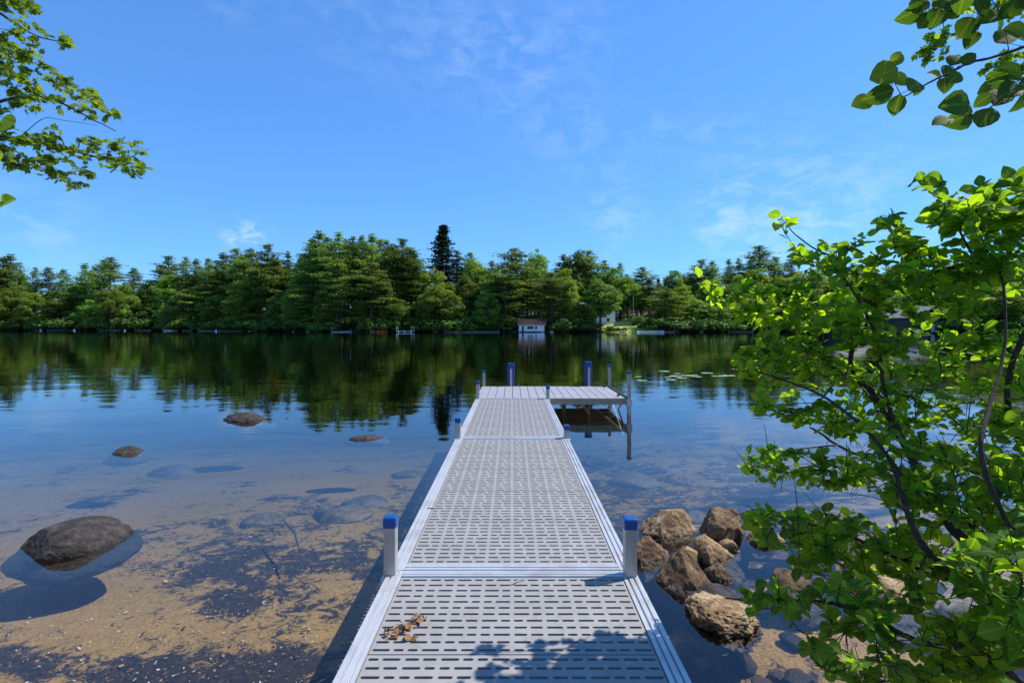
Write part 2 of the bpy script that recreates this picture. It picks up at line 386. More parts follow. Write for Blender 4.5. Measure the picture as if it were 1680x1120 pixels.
hp = np.arange(-900, 2401, 14.0); he = np.concatenate([[-45, -30, -18, -10, -5, -2.5, -1, 0, .4, .9, 1.5, 2.5], np.arange(4, 100, 3.0), [110, 130, 160, 200, 260, 400, 900, 1800]])
V = np.zeros((len(he), len(hp), 3))
for i, px in enumerate(hp):
    for j, e in enumerate(he):
        y = float(shoreD(px))+e+(0.8*fbm(px*.05, 0, 1, 5) if abs(e) < 3 else 0); x = (px-840)/F*y
        V[j, i] = (x, y, hill_h(x, y))
idx = np.arange(V.shape[0]*V.shape[1]).reshape(V.shape[:2])
Fc = np.stack([idx[:-1, :-1], idx[:-1, 1:], idx[1:, 1:], idx[1:, :-1]], -1).reshape(-1, 4)
LAWNS = [(1040, 2.5, 52, 26, 1.3), (1085, 2, 22, 18, 1.0), (572, 16, 22, 16, 1.2), (905, 12, 20, 14, 1.0), (690, 3, 8, 6, .9), (150, 4, 20, 8, .6), (800, 22, 12, 10, .8)]
lw = np.zeros(V.shape[:2])
for i, px in enumerate(hp):
    for j, e in enumerate(he):
        lw[j, i] = min(1.2, sum(s*math.exp(-((px-a)/c_)**2*1.0-((e-b-8)/d_)**2) for a, b, c_, d_, s in LAWNS))
t = NT('forest_floor'); co = t.coord('Object'); la = t.n('ShaderNodeAttribute', _attribute_name='lawn').outputs['Fac']
g = t.ramp(t.noise(co, .5, 6, .6), [(.3, (.16, .24, .035)), (.7, (.40, .44, .08))])
fl = t.ramp(t.noise(co, .8, 6, .7), [(.35, (.03, .028, .016)), (.6, (.07, .055, .03)), (.75, (.03, .06, .015))])
c = t.mix(t.ramp(t.math('ADD', la, t.math('MULTIPLY', t.math('SUBTRACT', t.noise(co, .35, 4), .5), .5)), [(.35, (0, 0, 0)), (.55, (1, 1, 1))]), fl, g)
M['hill'] = t.done(t.pbr(c, .9, 0, t.bump(t.noise(co, 3, 4), .15), .1))
o = link('shore_hill', npmesh('shore_hill', V.reshape(-1, 3), Fc, {'lawn': lw.ravel()}, smooth=True), None, M['hill']); tag(o, kind='structure')

# ---------------------------------------------------------------- water
t = NT('lake_water')
def wv(sx, sy, sc, det): return t.noise(t.coord('Object', (sx, sy, 1), (0, 0, R(-8))), sc, det, .5, .3)
w1 = wv(.5, 1.0, .9, 3); w2 = wv(.55, 1.0, 5.0, 3); w3 = wv(.5, 1.0, 18, 2)
pt = t.noise(t.coord('Object', (.35, 1, 1)), .07, 4, .6)
pf = t.ramp(pt, [(.42, (.25, .25, .25)), (.62, (1, 1, 1))])
nm = t.bump(w1, .010); 
b2 = t.n('ShaderNodeBump'); t.l(w2, b2.inputs['Height']); b2.inputs['Distance'].default_value = .0022; t.l(pf, b2.inputs['Strength']); t.l(nm, b2.inputs['Normal'])
b3 = t.n('ShaderNodeBump'); t.l(w3, b3.inputs['Height']); b3.inputs['Distance'].default_value = .00035; t.l(pf, b3.inputs['Strength']); t.l(b2.outputs[0], b3.inputs['Normal'])
fr = t.n('ShaderNodeFresnel'); fr.inputs['IOR'].default_value = 1.47; t.l(b3.outputs[0], fr.inputs['Normal'])
gl = t.n('ShaderNodeBsdfGlossy'); gl.inputs['Roughness'].default_value = .0; gl.inputs['Color'].default_value = (1, 1, 1, 1); t.l(b3.outputs[0], gl.inputs['Normal'])
tr = t.n('ShaderNodeBsdfTransparent'); tr.inputs[0].default_value = (.97, .98, .97, 1)
mx = t.n('ShaderNodeMixShader'); t.l(fr.outputs[0], mx.inputs[0]); t.l(tr.outputs[0], mx.inputs[1]); t.l(gl.outputs[0], mx.inputs[2])
va = t.n('ShaderNodeVolumeAbsorption'); va.inputs['Color'].default_value = (.42, .50, .50, 1); va.inputs['Density'].default_value = .74
t.l(va.outputs[0], t.out.inputs['Volume'])
M['water'] = t.done(mx)
m = MB(); m.box(-900, 900, -60, 900, -9, 0); o = m.build('lake_water', M['water']); tag(o, kind='structure')

# ---------------------------------------------------------------- dock
DZ = CAMH-1.205; HW = .61
dock = empty('dock', (0, 0, 0))
tag(dock, 'aluminium dock with grey slotted panels, blue capped posts and an L shaped end platform', 'dock')
def panel_mesh(wx, ly):
    v = []; f = []; z1 = 0; z0 = -.012
    rows = 12; cols = 8; rh = ly/rows; cw = wx/cols; sh = .0070
    pats = [[(.05, .56), (.65, .95)], [(.05, .35), (.44, .95)], [(.06, .46), (.55, .94)]]
    for r in range(rows):
        yc = -ly/2+rh*(r+.5)
        for c in range(cols):
            x0 = -wx/2+cw*c; pat = pats[(r*2+c+(r//3)) % 3]
            e0 = x0
            for k, (a, b) in enumerate(pat):
                e1 = x0+cw if k == len(pat)-1 else x0+cw*(b+pat[k+1][0])/2
                s0, s1 = x0+cw*a, x0+cw*b
                ring = []
                for ang in (90, 45, 0, -45, -90): ring.append((s1-sh+sh*math.cos(R(ang)), yc+sh*math.sin(R(ang))))
                for ang in (270, 225, 180, 135, 90): ring.append((s0+sh+sh*math.cos(R(ang)), yc+sh*math.sin(R(ang))))
                b0 = len(v)
                for q in ring: v.append((q[0], q[1], z1))
                for q in ring: v.append((q[0], q[1], z0))
                oc = [(e1, yc+rh/2), (e1, yc-rh/2), (e0, yc-rh/2), (e0, yc+rh/2)]
                for q in oc: v.append((q[0], q[1], z1))
                o0 = b0+20
                # top plate around the slot
                f.append((b0+0, b0+1, b0+2, o0+0)); f.append((b0+2, b0+3, b0+4, o0+1)); f.append((o0+0, b0+2, o0+1))
                f.append((b0+5, b0+6, b0+7, o0+2)); f.append((b0+7, b0+8, b0+9, o0+3)); f.append((o0+2, b0+7, o0+3))
                f.append((b0+4, b0+5, o0+2, o0+1)); f.append((b0+9, b0+0, o0+0, o0+3))
                for i in range(10): f.append((b0+i, b0+10+i, b0+10+(i+1) % 10, b0+(i+1) % 10))
                e0 = e1
    b0 = len(v)
    X, Y = wx/2, ly/2
    v += [(-X, -Y, z1), (X, -Y, z1), (X, Y, z1), (-X, Y, z1), (-X, -Y, -.03), (X, -Y, -.03), (X, Y, -.03), (-X, Y, -.03)]
    for a, b in ((0, 1), (1, 2), (2, 3), (3, 0)): f.append((b0+a, b0+b, b0+4+b, b0+4+a))
    me = bpy.data.meshes.new('deck_panel'); me.from_pydata(v, [], f); me.validate(); me.update()
    import bmesh
    bm = bmesh.new(); bm.from_mesh(me); bmesh.ops.remove_doubles(bm, verts=bm.verts, dist=.0002); bmesh.ops.recalc_face_normals(bm, faces=bm.faces)
    up = sum(fc.normal.z*fc.calc_area() for fc in bm.faces)
    if up < 0: bmesh.ops.reverse_faces(bm, faces=bm.faces)
    bm.to_mesh(me); bm.free()
    return me
SEC = [(-.52, 2.53), (2.53, 5.58), (5.58, 8.63)]
RW = .076
def rail_prof(s):   # s = side sign; outer edge at HW, z measured from the deck
    z = DZ+.006
    p = [(HW, z-.145), (HW, z-.012), (HW-.003, z), (HW-.022, z), (HW-.023, z-.009), (HW-.030, z-.009), (HW-.031, z), (HW-.050, z), (HW-.051, z-.009), (HW-.058, z-.009), (HW-.059, z-.001),
         (HW-RW, z-.001), (HW-RW, z-.04), (HW-.012, z-.045), (HW-.012, z-.145)]
    return [(x*s, q) for x, q in p]
def cross_prof(y0, y1):
    z = DZ+.006; w = y1-y0
    return [(y0, z-.145), (y1, z-.145), (y1, z-.002), (y0+w*.80, z-.002), (y0+w*.79, z-.010), (y0+w*.70, z-.010), (y0+w*.69, z), (y0+w*.42, z), (y0+w*.41, z-.012), (y0+w*.30, z-.012), (y0+w*.29, z), (y0+.003, z), (y0, z-.006)]
pm = None
for (a, b) in SEC:
    a2, b2 = a+.004, b-.004
    for s in (-1, 1):
        MB().prism(rail_prof(s), 'y', a2, b2).build('side_rail', M['alu'], dock)
    for (y0, y1) in ((a2, a2+.07), (b2-.055, b2)):
        MB().prism(cross_prof(y0, y1), 'x', -(HW-RW-.002), HW-RW-.002).build('cross_rail', M['alu'], dock)
    mbm = MB()
    L = (b2-.058-(a2+.073))/5; wx = 2*(HW-RW)-.008
    if pm is None: pm = panel_mesh(wx, L-.006)
    for k in range(5):
        o = link('deck_panel', pm, dock, M['deck'], (0, a2+.073+L*(k+.5), DZ))
    for k in range(1, 5):
        yy = a2+.073+L*k
        MB().box(-(HW-RW)-.01, HW-RW+.01, yy-.02, yy+.02, DZ-.11, DZ-.034).build('cross_beam', M['alu'], dock)
# end platform: 17 boards running away from the shore
PX0, PX1, PY0, PY1 = -.61, 1.95, 8.645, 10.42
nb_ = 17; bw = (PX1-PX0-.06)/nb_
for k in range(nb_):
    x0 = PX0+.03+bw*k
    MB().bevbox(x0+.004, x0+bw-.004, PY0+.035, PY1-.03, DZ-.028, DZ+.004, .004).build('deck_board', M['board'], dock)
MB().box(PX0, PX1, PY0, PY0+.03, DZ-.10, DZ).build('platform_beam', M['beam'], dock)
MB().box(PX0, PX1, PY1-.028, PY1, DZ-.10, DZ).build('platform_beam', M['beam'], dock)
MB().box(PX0, PX0+.028, PY0+.032, PY1-.03, DZ-.10, DZ-.002).build('platform_beam', M['alu'], dock)
MB().box(PX1-.028, PX1, PY0+.032, PY1-.03, DZ-.10, DZ+.002).build('platform_beam', M['alu'], dock)
for yy in (9.1, 9.6, 10.05): MB().box(PX0+.03, PX1-.03, yy-.02, yy+.02, DZ-.098, DZ-.03).build('cross_beam', M['beam'], dock)
def post(x, y, top, w=.058, cap=True):
    o = empty_part = None
    zb = bed_h(x, y)-.05
    m = MB(); m.bevbox(-w/2, w/2, -w/2, w/2, zb, DZ+top-.02, .005); o = m.build('post', M['alu_post'], dock, loc=(x, y, 0))
    c = MB(); c.bevbox(-w/2-.004, w/2+.004, -w/2-.004, w/2+.004, DZ+top-.052, DZ+top, .012); cp = c.build('post_cap', M['blue'], o, smooth=False)
    s = MB(); s.box(-w/2-.012, w/2+.012, -w/2-.012, w/2+.012, DZ-.13, DZ-.01); s.build('post_bracket', M['alu'], o)
    f = MB(); f.tube([(0, 0, zb+.03), (0, 0, zb+.06)], .11, 12); f.build('foot_pad', M['alu'], o)
    return o
post(-.592, 2.50, .287); post(.572, 2.485, .285)
post(-.585, 5.55, .225); post(.592, 5.56, .145)
post(-.575, 8.60, .30); post(.60, 8.60, .225)
post(-.575, 10.46, .32, .05); post(PX1+.03, 8.66, .47, .062); post(1.99, 10.46, .44, .05)
for (x, h) in ((-.02, .47), (1.57, .50)):      # pipes with tall blue boat bumpers behind them
    post(x, 10.455, h-.06, .045)
    m = MB(); m.bevbox(x-.075, x+.07, 10.485, 10.56, DZ-.35, DZ+h, .02); bp = m.build('bumper', M['navy'], dock)
    m = MB(); m.box(x-.08, x-.03, 10.40, 10.45, DZ+.004, DZ+.03); m.build('bumper_clip', M['black'], dock)
# braces under the platform
for (p, q) in (((1.3, 10.3, DZ-.09), (1.95, 8.9, -.35)), ((1.05, 10.3, DZ-.09), (.72, 10.3, -.3)), ((1.3, 10.35, DZ-.09), (1.62, 10.35, -.4)), ((1.93, 8.9, DZ-.1), (1.93, 10.2, -.4)), ((1.93, 10.2, DZ-.1), (1.93, 8.9, -.4)), ((.62, 8.9, DZ-.1), (.62, 10.2, -.4))):
    MB().tube([p, q], .014, 6).build('brace', M['brace'], dock)
post(1.05, 10.30, -.03, .07)
for (x, y) in ((1.86, 8.95), (1.86, 10.28)):
    m = MB(); m.box(x-.02, x+.02, y-.03, y+.03, DZ+.004, DZ+.02); m.tube([(x, y-.09, DZ+.045), (x, y-.03, DZ+.035), (x, y+.03, DZ+.035), (x, y+.09, DZ+.045)], .012, 6); m.tube([(x, y, DZ+.015), (x, y, DZ+.036)], .014, 6)
    m.build('cleat', M['black'], dock)
MB().box(PX1-.02, PX1+.012, PY0+.05, PY1-.05, DZ+.005, DZ+.03).build('edge_guard', M['black'], dock)

# ---------------------------------------------------------------- rocks
import bmesh
def rock_mesh(seed, rx, ry, rz, ang=6, rough=.12, sub=5, skirt=0.0, cutd=.72, norm_to=None):
    bm = bmesh.new(); bmesh.ops.create_icosphere(bm, subdivisions=sub, radius=1)
    rg = random.Random(seed); planes = []
    for k in range(ang):
        n = Vector((rg.gauss(0, 1), rg.gauss(0, 1), rg.gauss(.3, .8))).normalized(); planes.append((n, rg.uniform(cutd-.1, cutd+.16)))
    off = Vector((seed*3.7, seed*1.3, seed*.7))
    for v in bm.verts:
        p = v.co.copy()
        d = mnoise.noise(p*1.1+off)*.35+mnoise.noise(p*2.7+off)*.16*rough*6
        p *= 1+d*.55
        for n, o_ in planes:
            h = p.dot(n)
            if h > o_: p -= n*(h-o_)*.92
        q = v.co
        r2 = mnoise.noise(q*7+off)*.10+mnoise.noise(q*15+off)*.055+mnoise.noise(q*33+off)*.025
        rid = (1-abs(mnoise.noise(q*4.2+off))*2)*.06
        p *= 1+(r2+rid)*rough*4
        if skirt and p.z < 0: k = 1+skirt*min(1, -p.z*1.6); p.x *= k; p.y *= k
        v.co = Vector((p.x*rx, p.y*ry, p.z*rz))
    if norm_to:
        cz_, top_, rxt = norm_to
        zm = max(v.co.z for v in bm.verts); k = (top_-cz_)/zm
        for v in bm.verts: v.co.z *= k
        up_ = [v.co.x for v in bm.verts if v.co.z > -cz_]; c0 = (max(up_)+min(up_))/2; k = 2*rxt/(max(up_)-min(up_))
        for v in bm.verts: v.co.x = (v.co.x-c0)*k; v.co.y *= k
    me = bpy.data.meshes.new('rock'); bm.to_mesh(me); bm.free()
    me.polygons.foreach_set('use_smooth', np.ones(len(me.polygons), dtype=bool)); me.update()
    return me
def place_rock(name, seed, x0, x1, yt, yb, mat, label, group=None, ang=6, rough=.12, skirt=0, cz=-.04, ry=.85, rot=0, sub=5, cutd=.72, cat='rock', tilt=0, hk=.76, top=None):
    d = CAMH*F/(yb-536.5); rx = (x1-x0)/2/F*d*1.06; dc = d+rx*ry*.9; rx = (x1-x0)/2/F*dc*(1.0 if skirt > .3 else 1.15); skirt = skirt or .3
    ztop = CAMH-(yt-536.5)/F*dc; ztop = ztop*hk if top is None else top; rz = max(.05, (ztop-cz))
    me = rock_mesh(seed, rx, rx*ry, rz, ang, rough, sub, skirt, cutd, (cz, ztop, rx))
    o = link(name, me, None, mat, (((x0+x1)/2-840)/F*dc, dc, cz)); o.rotation_euler = (0, tilt, rot)
    tag(o, label, cat, group); return o
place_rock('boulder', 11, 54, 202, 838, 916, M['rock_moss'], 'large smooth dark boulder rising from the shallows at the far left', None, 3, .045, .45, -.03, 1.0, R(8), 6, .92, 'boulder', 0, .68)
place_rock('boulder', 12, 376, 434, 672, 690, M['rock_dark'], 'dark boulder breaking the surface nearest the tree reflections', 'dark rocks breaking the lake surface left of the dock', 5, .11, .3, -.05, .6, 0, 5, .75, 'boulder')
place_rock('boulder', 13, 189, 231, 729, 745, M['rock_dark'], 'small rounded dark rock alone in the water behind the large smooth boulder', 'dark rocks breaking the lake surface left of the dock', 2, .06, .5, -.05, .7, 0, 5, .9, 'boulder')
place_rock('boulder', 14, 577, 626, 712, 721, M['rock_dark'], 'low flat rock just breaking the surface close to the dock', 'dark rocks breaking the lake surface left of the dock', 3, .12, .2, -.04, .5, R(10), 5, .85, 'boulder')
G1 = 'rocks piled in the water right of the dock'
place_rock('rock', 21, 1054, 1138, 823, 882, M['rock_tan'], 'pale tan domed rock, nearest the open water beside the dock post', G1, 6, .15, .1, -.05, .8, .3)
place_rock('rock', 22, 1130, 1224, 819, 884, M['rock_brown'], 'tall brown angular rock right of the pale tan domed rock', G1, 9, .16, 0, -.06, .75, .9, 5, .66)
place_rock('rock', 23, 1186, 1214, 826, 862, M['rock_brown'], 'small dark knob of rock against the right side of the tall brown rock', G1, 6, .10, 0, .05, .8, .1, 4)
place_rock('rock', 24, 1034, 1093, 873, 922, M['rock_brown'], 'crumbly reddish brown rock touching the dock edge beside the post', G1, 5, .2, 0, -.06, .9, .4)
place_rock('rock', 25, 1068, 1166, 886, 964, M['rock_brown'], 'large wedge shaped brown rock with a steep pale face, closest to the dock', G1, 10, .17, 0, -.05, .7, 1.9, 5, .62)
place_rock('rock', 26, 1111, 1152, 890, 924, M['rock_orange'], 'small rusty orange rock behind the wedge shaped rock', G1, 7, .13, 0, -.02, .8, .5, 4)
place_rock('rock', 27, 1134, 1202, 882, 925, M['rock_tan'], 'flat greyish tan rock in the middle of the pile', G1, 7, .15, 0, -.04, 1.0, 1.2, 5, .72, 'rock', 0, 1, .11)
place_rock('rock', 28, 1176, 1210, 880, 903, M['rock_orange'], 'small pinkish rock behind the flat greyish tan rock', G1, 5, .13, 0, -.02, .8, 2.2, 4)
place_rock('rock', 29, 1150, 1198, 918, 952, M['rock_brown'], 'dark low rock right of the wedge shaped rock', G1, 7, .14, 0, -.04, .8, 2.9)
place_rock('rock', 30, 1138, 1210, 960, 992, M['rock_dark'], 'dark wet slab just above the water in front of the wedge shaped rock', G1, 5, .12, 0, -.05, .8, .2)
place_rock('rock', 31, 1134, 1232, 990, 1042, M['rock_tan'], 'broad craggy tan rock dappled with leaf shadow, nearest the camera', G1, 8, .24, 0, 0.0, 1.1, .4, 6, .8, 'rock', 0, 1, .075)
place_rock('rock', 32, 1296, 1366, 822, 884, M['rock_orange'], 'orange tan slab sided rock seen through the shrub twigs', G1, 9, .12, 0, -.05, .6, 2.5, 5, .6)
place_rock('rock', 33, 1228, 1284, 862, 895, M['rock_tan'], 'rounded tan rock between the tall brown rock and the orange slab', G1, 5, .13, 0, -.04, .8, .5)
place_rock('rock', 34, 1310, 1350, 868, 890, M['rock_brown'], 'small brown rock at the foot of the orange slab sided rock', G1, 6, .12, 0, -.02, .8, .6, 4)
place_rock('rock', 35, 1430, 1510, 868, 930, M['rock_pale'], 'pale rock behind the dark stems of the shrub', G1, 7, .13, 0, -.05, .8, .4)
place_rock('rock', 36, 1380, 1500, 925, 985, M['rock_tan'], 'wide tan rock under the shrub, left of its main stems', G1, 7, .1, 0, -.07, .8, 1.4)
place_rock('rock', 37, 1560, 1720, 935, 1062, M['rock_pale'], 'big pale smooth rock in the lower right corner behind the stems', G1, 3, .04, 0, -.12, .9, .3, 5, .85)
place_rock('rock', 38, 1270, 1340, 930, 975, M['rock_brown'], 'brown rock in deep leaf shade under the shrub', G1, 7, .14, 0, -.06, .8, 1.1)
# submerged boulders
SUBR = [(500, 610, 745, 790, 41), (560, 640, 728, 760, 42), (395, 470, 755, 792, 43), (300, 400, 735, 770, 44), (110, 230, 745, 775, 45), (1100, 1180, 752, 790, 46), (1000, 1090, 700, 730, 47), (640, 700, 690, 712, 48), (60, 190, 690, 710, 49), (700, 745, 750, 775, 50), (1110, 1240, 715, 740, 51), (240, 330, 690, 706, 52), (930, 1000, 770, 800, 53), (1075, 1115, 1005, 1045, 54)]
names = ['broad pale boulder under the water left of the middle dock posts', 'pale sunken boulder just left of the dock middle', 'sunken boulder with a deep blue shadow, front left of the broad pale one', 'sunken boulder in line with the low flat surface rock', 'flat sunken boulder under the small rounded dark rock', 'pale boulder under the water right of the dock, level with the middle section', 'sunken boulder beneath the edge of the end platform', 'sunken boulder beside the far walkway section', 'long sunken boulder at the left beyond the lone rock', 'small sunken boulder against the dock shadow', 'long pale sunken rock in the open water left of the shrub tip', 'sunken rock short of the dark boulder in the reflections', 'sunken rock right beside the dock edge', 'pale sunken rock beside the near dock section, in front of the craggy rock']
for (x0, x1, yt, yb, sd_), nm_ in zip(SUBR, names):
    if sd_ in (44, 45, 49, 51): continue
    d = CAMH*F/((yt+yb)/2-536.5); x = ((x0+x1)/2-840)/F*d; rx = (x1-x0)/2/F*d; zb = bed_h(x, d)
    rz = min(rx*.4, -zb*.6); 
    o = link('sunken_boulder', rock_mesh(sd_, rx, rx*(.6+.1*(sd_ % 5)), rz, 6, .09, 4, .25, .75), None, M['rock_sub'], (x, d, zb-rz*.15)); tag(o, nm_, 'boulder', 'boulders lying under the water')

RB = random.Random(4); SP_ = sorted((RB.uniform(1040, 1330), RB.uniform(905, 1085)) for _ in range(26)); cn_ = {}
OW = ['first', 'second', 'third', 'fourth', 'fifth', 'sixth', 'seventh', 'eighth', 'ninth', 'tenth', 'eleventh', 'twelfth', 'thirteenth', 'fourteenth', 'fifteenth']
for k, (px, py) in enumerate(SP_):
    q = W(px, py); sz = RB.uniform(.035, .085); tn_ = ['tan', 'brown', 'rusty orange', 'dark grey'][k % 4]; mk_ = ['rock_tan', 'rock_brown', 'rock_orange', 'rock_dark'][k % 4]; cn_[tn_] = cn_.get(tn_, 0)+1
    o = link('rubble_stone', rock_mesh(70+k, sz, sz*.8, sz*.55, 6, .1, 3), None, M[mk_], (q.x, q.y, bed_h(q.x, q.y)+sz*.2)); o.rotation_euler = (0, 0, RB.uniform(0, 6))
    tag(o, '%s fist sized sunken stone in the rock pile, %s such from the dock' % (tn_, OW[cn_[tn_]-1]), 'stone', 'small sunken stones between the piled rocks')
# litter flecks on the bed, nobody could count them
rng = np.random.default_rng(5)
n = 9000; xs = rng.uniform(-4.2, -.5, n); ys = rng.uniform(1.9, 5.5, n)**1.0; keep = rng.random(n) < np.clip(2.6/ys-.25, .05, 1)
xs, ys = xs[keep], ys[keep]; C = np.array([(x, y, bed_h(x, y)+.012) for x, y in zip(xs, ys)])
def cards(c, nrm, s, asp, rng):
    t_ = rng.normal(size=c.shape); u = np.cross(nrm, t_); u /= np.linalg.norm(u, axis=1, keepdims=True)+1e-9
    v = np.cross(nrm, u); s = np.asarray(s).reshape(-1, 1)
    V = np.stack([c+u*s, c+v*s*asp, c-u*s, c-v*s*asp], 1).reshape(-1, 3)
    return V, np.arange(len(V)).reshape(-1, 4)
nr = rng.normal(size=C.shape)*.25; nr[:, 2] = 1; nr /= np.linalg.norm(nr, axis=1, keepdims=True)
V, Fc = cards(C, nr, rng.uniform(.003, .011, len(C))*np.where(rng.random(len(C)) < .05, 2.4, 1), .45, rng)
t = NT('litter_flecks'); a = t.n('ShaderNodeAttribute', _attribute_name='rnd').outputs['Fac']
M['fleck'] = t.done(t.pbr(t.ramp(a, [(.2, (.10, .06, .03)), (.5, (.35, .2, .08)), (.8, (.6, .48, .3)), (.97, (.75, .72, .65))]), .8))
o = link('leaf_litter', npmesh('leaf_litter', V, Fc, {'rnd': np.repeat(rng.random(len(C)), 4)}), None, M['fleck']); tag(o, 'pale flecks of leaf litter scattered over the sandy lake bed', 'leaf litter', None, 'stuff')
m = MB(); a, b = W(465, 812), W(492, 858); m.tube([(a.x, a.y, -.22), ((a.x+b.x)/2+.03, (a.y+b.y)/2, -.2), (b.x, b.y, -.21)], [.008, .012, .006], 6); o = m.build('sunken_stick', M['bark']); tag(o, 'thin dark stick lying under the water left of the dock', 'stick')

# lily pads
lp = sorted([(1095, 619), (1108, 617), (1118, 620), (1128, 616), (1140, 615), (1112, 613), (1143, 618), (1173, 617), (1185, 617), (1196, 616), (1090, 609), (1047, 618), (1053, 624), (1160, 612), (1101, 623), (1205, 605)])
ORD2 = ['first', 'second', 'third', 'fourth', 'fifth', 'sixth', 'seventh', 'eighth', 'ninth', 'tenth', 'eleventh', 'twelfth', 'thirteenth', 'fourteenth', 'fifteenth', 'sixteenth']
t = NT('lily_pad'); M['lily'] = t.done(t.pbr((.28, .36, .16), .35))
for i, (px, py) in enumerate(lp):
    p = W(px, py); r = .11+.04*((i*7) % 3); m = MB(); pts = []
    for k in range(15): a = R(15+k*23.5); pts.append((p.x+r*math.cos(a+i), p.y+r*math.sin(a+i), .006))
    m.v = [(p.x, p.y, .004)]+pts; m.f = [(0, k, k+1) for k in range(1, 15)]
    o = m.build('lily_pad', M['lily']); tag(o, 'small pale lily pad, %s from the left of those beyond the platform' % ORD2[i], 'lily pad', 'lily pads floating right of the platform')

# ---------------------------------------------------------------- distant trees
def norm(a): return a/(np.linalg.norm(a, axis=1, keepdims=True)+1e-9)
def crown_mesh(name, C, N, S, asp, rnd, rng):
    V, Fc = cards(C, N, S, asp, rng)
    return npmesh(name, V, Fc, {'rnd': np.repeat(rnd, 4)})
def make_conifer(seed, H=26., base=.22, wid=4.2, kind='pine'):
    rng = np.random.default_rng(seed); rg = random.Random(seed)
    C = []; N = []; S = []; Rn = []; tb = MB()
    lean = (rg.uniform(-.4, .4), rg.uniform(-.4, .4))
    topk = rg.choice([2.0, 3.2, 4.5]); tr = lambda z: Vector((lean[0]*math.sin(z/H*2.5), lean[1]*math.sin(z/H*3), z))
    tb.tube([tr(H*k/10) for k in range(11)], [max(.03, .38*(1-k/10)**.8) for k in range(11)], 7)
    z = base*H; sp = .55 if kind == 'pine' else .8
    while z < H*.985:
        f = (z-base*H)/(H*(1-base))
        if kind == 'pine': L = wid*(min(1, (f+.12)/.3)**.6)*min(1, (1-f)*topk)**.85*(.60+.40*(1-f))*rg.uniform(.7, 1.2)+.15
        else: L = wid*min(1, (1-f)*2.1)**.75*(.55+.45*(1-f))*rg.uniform(.8, 1.15)+.12
        nb = rg.randint(2, 3) if kind == 'pine' else 7
        a0 = rg.uniform(0, 6.28)
        for b in range(nb):
            if kind == 'pine' and rg.random() < .12+.25*(f < .15): continue
            a = a0+6.283*b/nb+(rg.uniform(-1, 1) if kind == 'pine' else rg.uniform(-.35, .35)); l = L*rg.uniform(.5, 1.3)
            up = (.10+.45*f) if kind == 'pine' else (.0+.6*f)
            zz = z+rg.uniform(-.35, .35); o = tr(zz); tip = o+Vector((math.cos(a)*l, math.sin(a)*l, l*up))
            tb.tube([o, (o+tip)/2-Vector((0, 0, .08*l)), tip], [.07, .045, .02], 3, False)
            nc = max(2, int(l*1.35))
            for c in range(nc):
                s = (.30 if kind == 'pine' else .15)+(.75 if kind == 'pine' else .88)*(c+.5)/nc
                w = l*.20*(1.2-.4*s)+.18; cc = o.lerp(tip, s)+Vector((-math.sin(a), math.cos(a), 0))*rg.uniform(-w, w)
                k = int(10+22*min(1, l/2.2)) if kind == 'pine' else 20
                r = min(.85, .26+l*.17)*rg.uniform(.8, 1.15) if kind == 'pine' else min(.42, .14+l*.2)
                pts = rng.normal(size=(k, 3))*np.array([r, r, min(.16, r*.26)]); pts += np.array(cc)
                pts[:, 2] += .12
                n_ = rng.normal(size=(k, 3))*.55; n_[:, 2] += .9
                C.append(pts); N.append(n_); S.append(rng.uniform(.16, .38, k)); cr = rg.random(); Rn.append(np.clip(cr*.6+rng.random(k)*.4, 0, 1))
        z += sp*rg.uniform(.75, 1.25)*(1.25-.55*f)
    C = np.concatenate(C); N = norm(np.concatenate(N)); S = np.concatenate(S); Rn = np.concatenate(Rn)
    cm_ = crown_mesh(kind+'_crown', C, N, S, .42, Rn, rng)
    cm_.materials.append(M['pine'] if kind == 'pine' else M['spruce'])
    tm = bpy.data.meshes.new(kind+'_trunk'); tm.from_pydata(tb.v, [], tb.f); tm.materials.append(M['pinebark']); tm.update()
    return tm, cm_, H, wid
